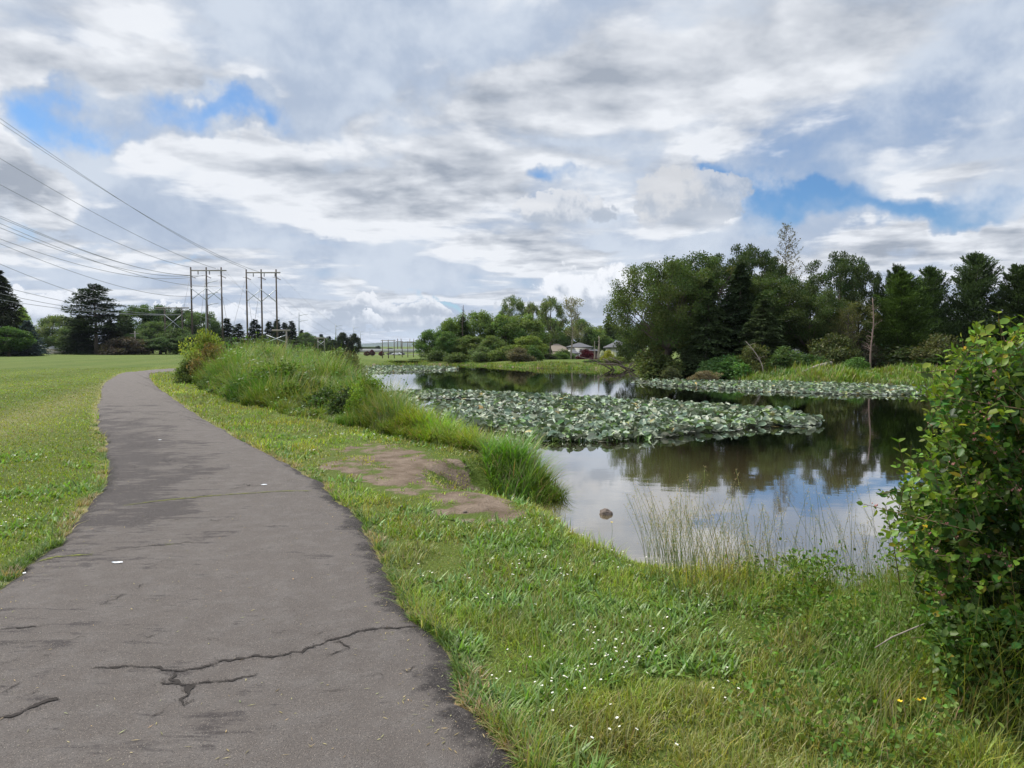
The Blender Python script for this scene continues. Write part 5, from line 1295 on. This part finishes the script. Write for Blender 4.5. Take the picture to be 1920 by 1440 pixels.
gable_or_hip(80, 128, 655.5, 645, 663, 158, 9, M_beige, simple('light_grey_roof', (.33, .33, .33), .8, .15, 6), 'house', 'low house with light grey hipped roof beyond the field', hip=True)
gable_or_hip(108, 172, 651, 645.5, 663, 166, 9, M_beige, simple('pale_roof', (.45, .44, .42), .8, .1, 6), 'house', 'long house with pale flat roof right of the grey hipped one', hip=True, wins=((.7, .5, 1.2, .8), (.85, .5, 1.2, .8)))
def fence(px0, px1, top, D, label):
    a = atd(px0, top, D); b = atd(px1, top, D); e = empty('wooden_fence', (a[0], D, 0)); tag(e, label, 'fence'); n = int((b[0] - a[0]) / .16); m = MB(); g = np.random.default_rng(3)
    for i in range(n): h = a[2] + g.normal(0, .02); m.box((i * .16 + .08, 0, h / 2), (.145, .03, h))
    m.build('boards', M_fence, e); m = MB(); m.box(((b[0] - a[0]) / 2, .05, a[2] * .75), (b[0] - a[0], .05, .1)); m.build('rail', M_fence, e)
fence(-30, 88, 656, 152, 'grey board fence along the far left edge of the field'); fence(100, 175, 658.5, 154, 'low grey board fence in front of the long pale roofed house')
def lamp(px, top, D):
    a = atd(px, 663, D); b = atd(px, top, D); e = empty('street_lamp', tuple(a)); tag(e, 'wooden street lamp post with a short arm beside the blue spruce', 'street lamp'); h = b[2] - a[2]
    m = MB(); m.tube([(0, 0, -.5), (0, 0, h)], [.16, .12], 8); m.build('pole', M_greywood, e); m = MB(); m.tube([(0, 0, h - .15), (-.5, 0, h), (-1.0, 0, h + .02)], .04, 5); m.build('arm', M_steel, e); m = MB(); m.box((-1.15, 0, h), (.5, .2, .14)); m.build('lamp_head', M_steel, e)
lamp(28.5, 599, 135)
def spole(px, top, D, lb, bot=664):
    a = atd(px, bot, D); b = atd(px, top, D); h = b[2] - a[2]; e = empty('utility_pole', tuple(a)); tag(e, lb, 'utility pole'); m = MB(); m.tube([(0, 0, -.5), (0, 0, h)], [.16, .12], 7); m.build('pole', M_greywood, e)
    m = MB(); m.box((0, -.2, h - .5), (1.8, .1, .12)); m.build('crossarm', M_greywood, e)
spole(254, 621, 138, 'short pale utility pole in front of the green trees left of the small frame'); spole(555, 641, 180, 'short utility pole between the low frame and steel mast', 657)

# dark red shrub, white blossom shrub
plant('bush3', 1097, 653, 32, 95, (.085, .012, .022), 'dark red leaved round tree in front of the white house', cat='red shrub', name='red_leaved_shrub')
plant('bush3', 1110, 668, 20, 94, (.12, .05, .06), 'small reddish shrub right of the dark red tree', cat='red shrub', name='red_leaved_shrub')
plant('bush3', 1129, 656, 12, 84, (.55, .55, .50), 'white blossoming shrub beside the yellow green garden shrub', name='flowering_shrub')
# far road, wall and cars
def far_road():
    m = MB(); xs = np.linspace(-110, -48, 24); y0, y1 = 372, 380
    V = [(x, y, float(height(np.array([x]), np.array([y]))[0]) + .06) for y in (y0, y1) for x in xs]; i = np.arange(23); m.add(V, np.stack([i, i + 1, i + 25, i + 24], 1)); tag(m.build('road', simple('road_asphalt', (.16, .155, .15), .9, .1)), kind='structure')
    m = MB(); z = float(height(np.array([-90.]), np.array([382.]))[0]); m.box((-80, 386, z + .9), (62, .5, 2.0)); tag(m.build('concrete_wall', simple('pale_concrete', (.50, .49, .46), .9, .12, .4)), 'long pale concrete wall behind the far road', 'wall')
far_road()
def car(px, D, colr, lb, L=4.4, py=None):
    x = (px - 960) / F * D; z = float(height(np.array([x]), np.array([D]))[0]) + .05; e = empty('parked_car', (x, D, z)); tag(e, lb, 'car', 'cars on the far road'); h = L / 2
    pr = [(-h, .35), (-h, .8), (-h * .85, .95), (-h * .45, 1.0), (-h * .22, 1.42), (h * .45, 1.45), (h * .8, .98), (h, .9), (h, .35)]
    m = MB(); n = len(pr); V = [(a, y, b) for y in (-.85, .85) for a, b in pr]; m.add(V, [[i, (i + 1) % n, n + (i + 1) % n, n + i] for i in range(n)]); m.f.append(np.arange(n)[None, ::-1].copy()); m.f.append(np.arange(n)[None] + n)
    m.build('body', simple('car_paint', colr, .3, .02), e)
    m = MB(); m.add([(-h * .40, -.862, 1.02), (h * .68, -.862, 1.02), (h * .42, -.862, 1.38), (-h * .2, -.862, 1.36)], [[0, 1, 2, 3]]); m.build('side_window', M_glass, e)
    for sx in (-h * .62, h * .62):
        for sy in (-.80, .80): m = MB(); m.tube([(sx, sy - .12, .33), (sx, sy + .12, .33)], .33, 12); m.build('wheel', M_insul, e)
car(744, 362, (.75, .75, .75), 'white car on the far road under the pole frames', 5.2); car(733, 368, (.06, .06, .07), 'dark car on the far road left of the white one'); car(752, 366, (.08, .08, .09), 'dark car on the far road right of the white one')
# posts on the right bank lawn
def post(px, py, D, h, mat, lb, r=.05, nm='marker_post'):
    x = (px - 960) / F * D; z = float(height(np.array([x]), np.array([D]))[0]); e = empty(nm, (x, D, z)); tag(e, lb, 'post'); m = MB(); m.tube([(0, 0, -.1), (0, 0, h)], r, 7); m.build('post', mat, e); m = MB(); m.box((0, 0, h + .03), (r * 2.4, r * 2.4, .06)); m.build('cap', mat, e); return e
post(1259, 0, 47, .75, M_greywood, 'thin grey post on the mown far lawn left of the orange one')
post(1284, 0, 45.5, .40, M_white, 'short white post near the water on the far lawn')
post(1271, 0, 48, .85, simple('orange_paint', (.55, .22, .03), .6), 'orange post in front of the dark trees on the far lawn', .13)
post(1319, 0, 46, .3, simple('dull_pink_wood', (.35, .2, .17), .8), 'stubby brown post at the edge of the far lawn', .09)
post(1343, 0, 45, .35, M_white, 'small white utility marker among the bank shrubs', .07)
# rock by the near shore
def rock(px, py, s, lb, z=WZ, mat=M_rock, nm='rock'):
    import bmesh
    bm = bmesh.new(); bmesh.ops.create_icosphere(bm, subdivisions=3, radius=1); c = at(px, py, z); g = np.random.default_rng(int(px))
    for v in bm.verts:
        n = float(vnoise(v.co.x * 1.3 + 5, v.co.y * 1.3 + v.co.z * 2 + 9, 1.5, int(px), 3)); v.co *= (.75 + .5 * n); v.co.x *= s[0]; v.co.y *= s[1]; v.co.z *= s[2]
    me = bpy.data.meshes.new(nm); bm.to_mesh(me); me.materials.append(mat); o = bpy.data.objects.new(nm, me); col.objects.link(o); o.location = c; tag(o, lb, nm.replace('_', ' ')); return o
rock(1136, 964, (.085, .07, .065), 'brown rock poking out of the water at the near bank')
rock(872, 960, (.022, .02, .014), 'small dark clod lying on the lower bare earth patch', 0.0)
rock(752, 950, (.02, .02, .014), 'dark clod in the grass left of the bare earth', .03)
def grit():
    g = np.random.default_rng(77)
    def stones(name, P, rr, mat, lb, cat, cc):
        n = len(P); m = MB(); oc = np.array([[1, 0, 0], [0, 1, 0], [-1, 0, 0], [0, -1, 0], [0, 0, .7], [0, 0, -.3]]); f = np.array([[0, 1, 4], [1, 2, 4], [2, 3, 4], [3, 0, 4], [1, 0, 5], [2, 1, 5], [3, 2, 5], [0, 3, 5]])
        V = P[:, None] + oc[None] * rr[:, None, None] * g.uniform(.6, 1.3, (n, 6, 1)); m.add(V.reshape(-1, 3), (np.arange(n)[:, None, None] * 6 + f[None]).reshape(-1, 3), np.repeat(cc, 6, 0)); tag(m.build(name, mat), lb, cat, kind='stuff')
    mt = simple('pebble_stone', (.9, .9, .9), .85, .15, 40, use_tint=True)
    x = g.uniform(-3.2, .1, 9000); y = g.uniform(7, 11, 9000); k = (sdist(x, y, dirt_poly) < .05); x, y = x[k][:700], y[k][:700]
    stones('pebbles', np.stack([x, y, height(x, y)], 1), g.uniform(.003, .012, len(x)) * g.uniform(.4, 1, len(x)), mt, 'small stones and crumbs on the bare earth patches', 'pebbles', tintc((.22, .17, .13), len(x), .35, .06, g))
    x, y, r = scatter_lawn(9000, 2.6, 14, -42, 10, g); k = (sdist(x, y, path_poly) < -.02); x, y = x[k], y[k]; e = sdist(x, y, path_poly) > -.25; k = e | (g.random(len(x)) < .25); x, y = x[k][:900], y[k][:900]
    z = np.array([pathz(a, b) for a, b in zip(x, y)]); stones('grit', np.stack([x, y, z], 1), g.uniform(.0015, .0045, len(x)), mt, 'loose pale grit and crumbs strewn over the asphalt path', 'grit', tintc((.24, .20, .16), len(x), .4, .08, g))
    # grass clippings and dead leaf bits
    x, y, r = scatter_lawn(7000, 2.6, 14, -42, 12, g); sd = sdist(x, y, path_poly); k = (sd < -.01) & ((sd > -.30) | (g.random(7000) < .12)); x, y = x[k][:700], y[k][:700]; z = np.array([pathz(a, b) for a, b in zip(x, y)]) + .003
    a = g.uniform(0, 6.28, len(x)); m = MB(); m.leaves(np.stack([x, y, z], 1), np.stack([np.cos(a), np.sin(a), 0 * a + .05], 1), np.tile([0, 0, 1.0], (len(x), 1)), g.uniform(.012, .04, len(x)), g.uniform(.002, .007, len(x)), tintc((.30, .25, .12), len(x), .3, .12, g))
    tag(m.build('grass_clippings', M_grass), 'dry grass clippings scattered along the path edges', 'clippings', kind='stuff')
grit()
# litter on the path
M_lit = simple('white_paper', (.62, .66, .70), .5, .1)
def litter(px, py, w, h, lb, nm='scrap', mat=M_lit):
    c = at(px, py, .03); c[2] = pathz(c[0], c[1]) + .004; m = MB(); g = np.random.default_rng(int(px)); n = 7; t = np.linspace(0, 1, n)
    top = np.stack([(t - .5) * w, h * np.sin(t * 3.14) * .5 + g.normal(0, h * .08, n), .004 + .006 * g.random(n)], 1); bot = top * np.array([1, -1, .5]); m.add(np.vstack([top, bot]), [[i, i + 1, i + 1 + n, i + n] for i in range(n - 1)])
    o = m.build(nm, mat); o.location = c; o.rotation_euler[2] = .15; tag(o, lb, 'litter' if mat is M_lit else 'leaf')
litter(220, 1057, .075, .025, 'white scrap of paper lying on the path'); litter(45, 1067, .025, .018, 'tiny white scrap at the left grass edge of the path')
litter(495, 912, .07, .02, 'pale fleck on the path right of the moss seam'); litter(300, 826, .05, .03, 'small white fleck further up the path')
m = MB(); a_ = at(778, 898, .04); m.tube([a_, a_ + np.array([.06, .01, .006]), a_ + np.array([.11, .03, 0])], .006, 5); tag(m.build('stick', M_palebark), 'pale stick lying on the bare earth', 'stick')

# ================================================================ snowberry bush on the right
def big_bush():
    g = np.random.default_rng(303); e = empty('leafy_bush', (3.1, 3.9, -.1)); tag(e, 'tall leafy berry bush with oval leaves at the right edge', 'bush')
    # outline in photo pixels: left limit of the foliage for each row, at about 3.6 m
    rows = np.array([(600, 1830), (640, 1812), (680, 1770), (720, 1745), (760, 1735), (800, 1745), (840, 1745), (860, 1735), (890, 1695), (920, 1680), (960, 1685), (1000, 1695), (1040, 1705), (1080, 1718), (1120, 1735), (1160, 1745), (1200, 1760), (1300, 1790)])
    stems = MB(); P, Dv, Nn, Lf, Cc = [], [], [], [], []; fl = []
    ns = 1500
    for i in range(ns):
        D = g.uniform(2.9, 4.6); py = g.uniform(640, 1290) if g.random() < .82 else g.uniform(1100, 1340)
        xl = np.interp(py, rows[:, 0], rows[:, 1]); px = xl + abs(g.normal(0, 1)) * 95 + g.uniform(6, 60) if g.random() < .55 else g.uniform(xl + 10, 2150)
        if px > 2250: continue
        if py < 700: px = max(px, 1800 + (700 - py) * .3)
        c = np.array([(px - 960) / F * D, D, CAMZ - (py - HZ) / F * D]); c[2] = max(c[2], .04)
        root = np.array([c[0] * .5 + 3.2 * .5, c[1] * .4 + 3.9 * .6, -.1])
        out = c - np.array([3.3, 3.9, .7]); out /= np.linalg.norm(out) + 1e-6; d = out * .55 + g.normal(0, .45, 3) + np.array([-.15, -.15, .55]); d /= np.linalg.norm(d)
        L = g.uniform(.22, .46); tip = c + d * L * .35; s0 = c - d * L * .65
        md = root * .35 + s0 * .65 + np.array([.1, .1, -.05]); stems.tube([root, md, s0, c, tip] if i % 9 == 0 and D > 3.5 else [s0, c, tip], [.006, .0045, .003, .002, .001] if i % 9 == 0 and D > 3.5 else [.0022, .0018, .001], 4, cap=False)
        npair = int(L / .034); 
        for k in range(npair):
            t = (k + .5) / npair; p = s0 + (tip - s0) * t + np.array([0, 0, -.02 * math.sin(t * 3)])
            a0 = g.uniform(0, 3.14); ax = np.cross(d, [math.cos(a0), math.sin(a0), .3]); ax /= np.linalg.norm(ax) + 1e-9
            for sgn in (-1, 1):
                dv = ax * sgn * .9 + d * .55 + np.array([0, 0, .1]) + g.normal(0, .18, 3); P.append(p); Dv.append(dv); Nn.append(np.array([0, 0, 1]) + g.normal(0, .35, 3) - np.array([0, .35, 0])); Lf.append(g.uniform(.040, .062) * (1.0 - .25 * t)); young = t > .78
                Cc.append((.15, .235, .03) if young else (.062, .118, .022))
            if g.random() < .07: fl.append(p + g.normal(0, .01, 3))
        P.append(tip); Dv.append(d); Nn.append(g.normal(0, 1, 3)); Lf.append(.03); Cc.append((.13, .20, .03))
    # long wands reaching up at the top
    for px, py in ((1868, 588), (1890, 600), (1830, 608), (1845, 620), (1905, 612), (1915, 596), (1808, 640), (1770, 672), (1730, 690), (1690, 830), (1700, 915), (1668, 950), (1905, 640), (1940, 620), (1960, 600)):
        D = 3.5; tip = np.array([(px - 960) / F * D, D, CAMZ - (py - HZ) / F * D]); root = np.array([tip[0] + .25, D + .2, tip[2] - .8]); ks = np.linspace(0, 1, 12)[:, None]
        crv = root * (1 - ks) + tip * ks + np.array([0, 0, 1.0]) * (.06 * np.sin(ks * 3.14)); stems.tube(crv, np.linspace(.004, .0012, 12), 4, cap=False)
        for k in range(3, 12):
            for sgn in (-1, 1):
                a = g.uniform(-.5, .5); P.append(crv[k]); Dv.append(np.array([sgn, a, .55])); Nn.append(np.array([0, -.3, 1]) + g.normal(0, .3, 3)); Lf.append(g.uniform(.045, .065)); Cc.append((.13, .20, .028))
    # inner leaves filling the body
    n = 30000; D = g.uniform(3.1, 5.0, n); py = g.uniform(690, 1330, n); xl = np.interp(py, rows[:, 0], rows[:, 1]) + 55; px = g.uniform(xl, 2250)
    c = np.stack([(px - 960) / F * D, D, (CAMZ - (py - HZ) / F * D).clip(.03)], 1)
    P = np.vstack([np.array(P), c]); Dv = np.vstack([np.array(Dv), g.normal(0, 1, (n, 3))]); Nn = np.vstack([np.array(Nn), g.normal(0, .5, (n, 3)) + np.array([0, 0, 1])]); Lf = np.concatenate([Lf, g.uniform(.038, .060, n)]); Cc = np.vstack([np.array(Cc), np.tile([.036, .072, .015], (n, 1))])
    n2 = 7000; D = g.uniform(2.75, 3.5, n2); py = g.uniform(1150, 1345, n2); px = g.uniform(np.interp(py, [1150, 1345], [1745, 1800]), 2150)
    c2 = np.stack([(px - 960) / F * D, D, (CAMZ - (py - HZ) / F * D).clip(.03)], 1)
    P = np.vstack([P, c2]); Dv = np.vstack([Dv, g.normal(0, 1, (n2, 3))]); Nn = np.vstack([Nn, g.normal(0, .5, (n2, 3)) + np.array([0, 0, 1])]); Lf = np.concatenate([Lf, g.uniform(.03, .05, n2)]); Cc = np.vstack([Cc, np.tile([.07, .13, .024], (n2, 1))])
    Cc = Cc * (1 + g.normal(0, .28, len(Cc)))[:, None].clip(.4, 1.8) * (1 + g.normal(0, .12, (len(Cc), 3)) * np.array([1.4, .2, .6])); Lf = Lf * g.uniform(.55, 1.12, len(Lf)); od = g.random(len(Cc)) < .03; Cc[od] = Cc[od] * np.array([2.2, 1.2, .8])
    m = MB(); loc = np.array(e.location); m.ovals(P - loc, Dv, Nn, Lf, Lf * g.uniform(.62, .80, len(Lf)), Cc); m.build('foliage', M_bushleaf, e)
    for k in range(len(stems.v)): stems.v[k] = stems.v[k] - loc
    stems.build('stems', simple('brown_stems', (.16, .11, .06), .8), e)
    pk = simple('pink_buds', (.50, .22, .20), .5, .2)
    b = MB()
    for q in range(7):
        a = g.normal(0, .006, 3); th = np.arange(6) / 6 * 6.28; V = [[a[0], a[1], a[2] + .005]] + [[a[0] + .0035 * math.cos(t), a[1] + .0035 * math.sin(t), a[2]] for t in th] + [[a[0], a[1], a[2] - .004]]
        b.add(V, [[0, 1 + i, 1 + (i + 1) % 6] for i in range(6)] + [[7, 1 + (i + 1) % 6, 1 + i] for i in range(6)])
    bme = b.mesh('flower_cluster'); bme.materials.append(pk)
    fl = sorted(fl, key=lambda p: p[1])[:95]
    for p in fl: c = bpy.data.objects.new('flower_cluster', bme); col.objects.link(c); c.parent = e; c.location = np.array(p) - loc
    # arching dry cane in front
    m = MB(); pts = [(1640, 1215, 3.0), (1672, 1195, 3.0), (1720, 1175, 3.05), (1765, 1160, 3.15), (1800, 1152, 3.3)]; pts = [atd(*p) for p in pts]; m.tube(pts, [.002, .003, .0035, .004, .004], 5); tag(m.build('dry_cane', M_palebark, smooth=True), 'pale dry cane arching out of the foot of the bush', 'cane')
big_bush()
# low leafy weeds under the bush
def weeds():
    g = np.random.default_rng(404); m = MB(); K = 420; x = g.uniform(.9, 3.9, K); y = g.uniform(2.5, 5.3, K); k = (x / y > .34) & (sdist(x, y, shore) > .1); x, y = x[k], y[k]; n = 46
    C = np.stack([x, y, height(x, y) + g.uniform(.03, .34, len(x)) * sstep(1.1, 2.4, x)], 1); P = np.repeat(C, n, 0) + g.normal(0, .055, (len(x) * n, 3)); P[:, 2] = P[:, 2].clip(.01)
    m.ovals(P, rnd_dirs(len(P), g, .3), rnd_dirs(len(P), g, 1.2), g.uniform(.018, .04, len(P)), g.uniform(.010, .022, len(P)), tintc((.12, .20, .038), len(P), .25, .12, g))
    tag(m.build('leafy_weeds', M_leaf), 'low leafy weeds tangled in the grass under the bush', 'weeds', kind='stuff')
weeds()

# ================================================================ air
def haze():
    m = MB(); m.box((0, 0, 43), (19000, 19000, 114)); mat, T, out = newmat('haze')
    v = T.n.new('ShaderNodeVolumePrincipled'); v.inputs['Color'].default_value = (.72, .82, 1.0, 1); v.inputs['Density'].default_value = .00005; v.inputs['Anisotropy'].default_value = 0.2
    T.l.new(v.outputs[0], out.inputs['Volume']); mat.cycles.homogeneous_volume = True
    tag(m.build('haze', mat), kind='stuff', label='thin bluish air between the viewer and the hills')
haze()
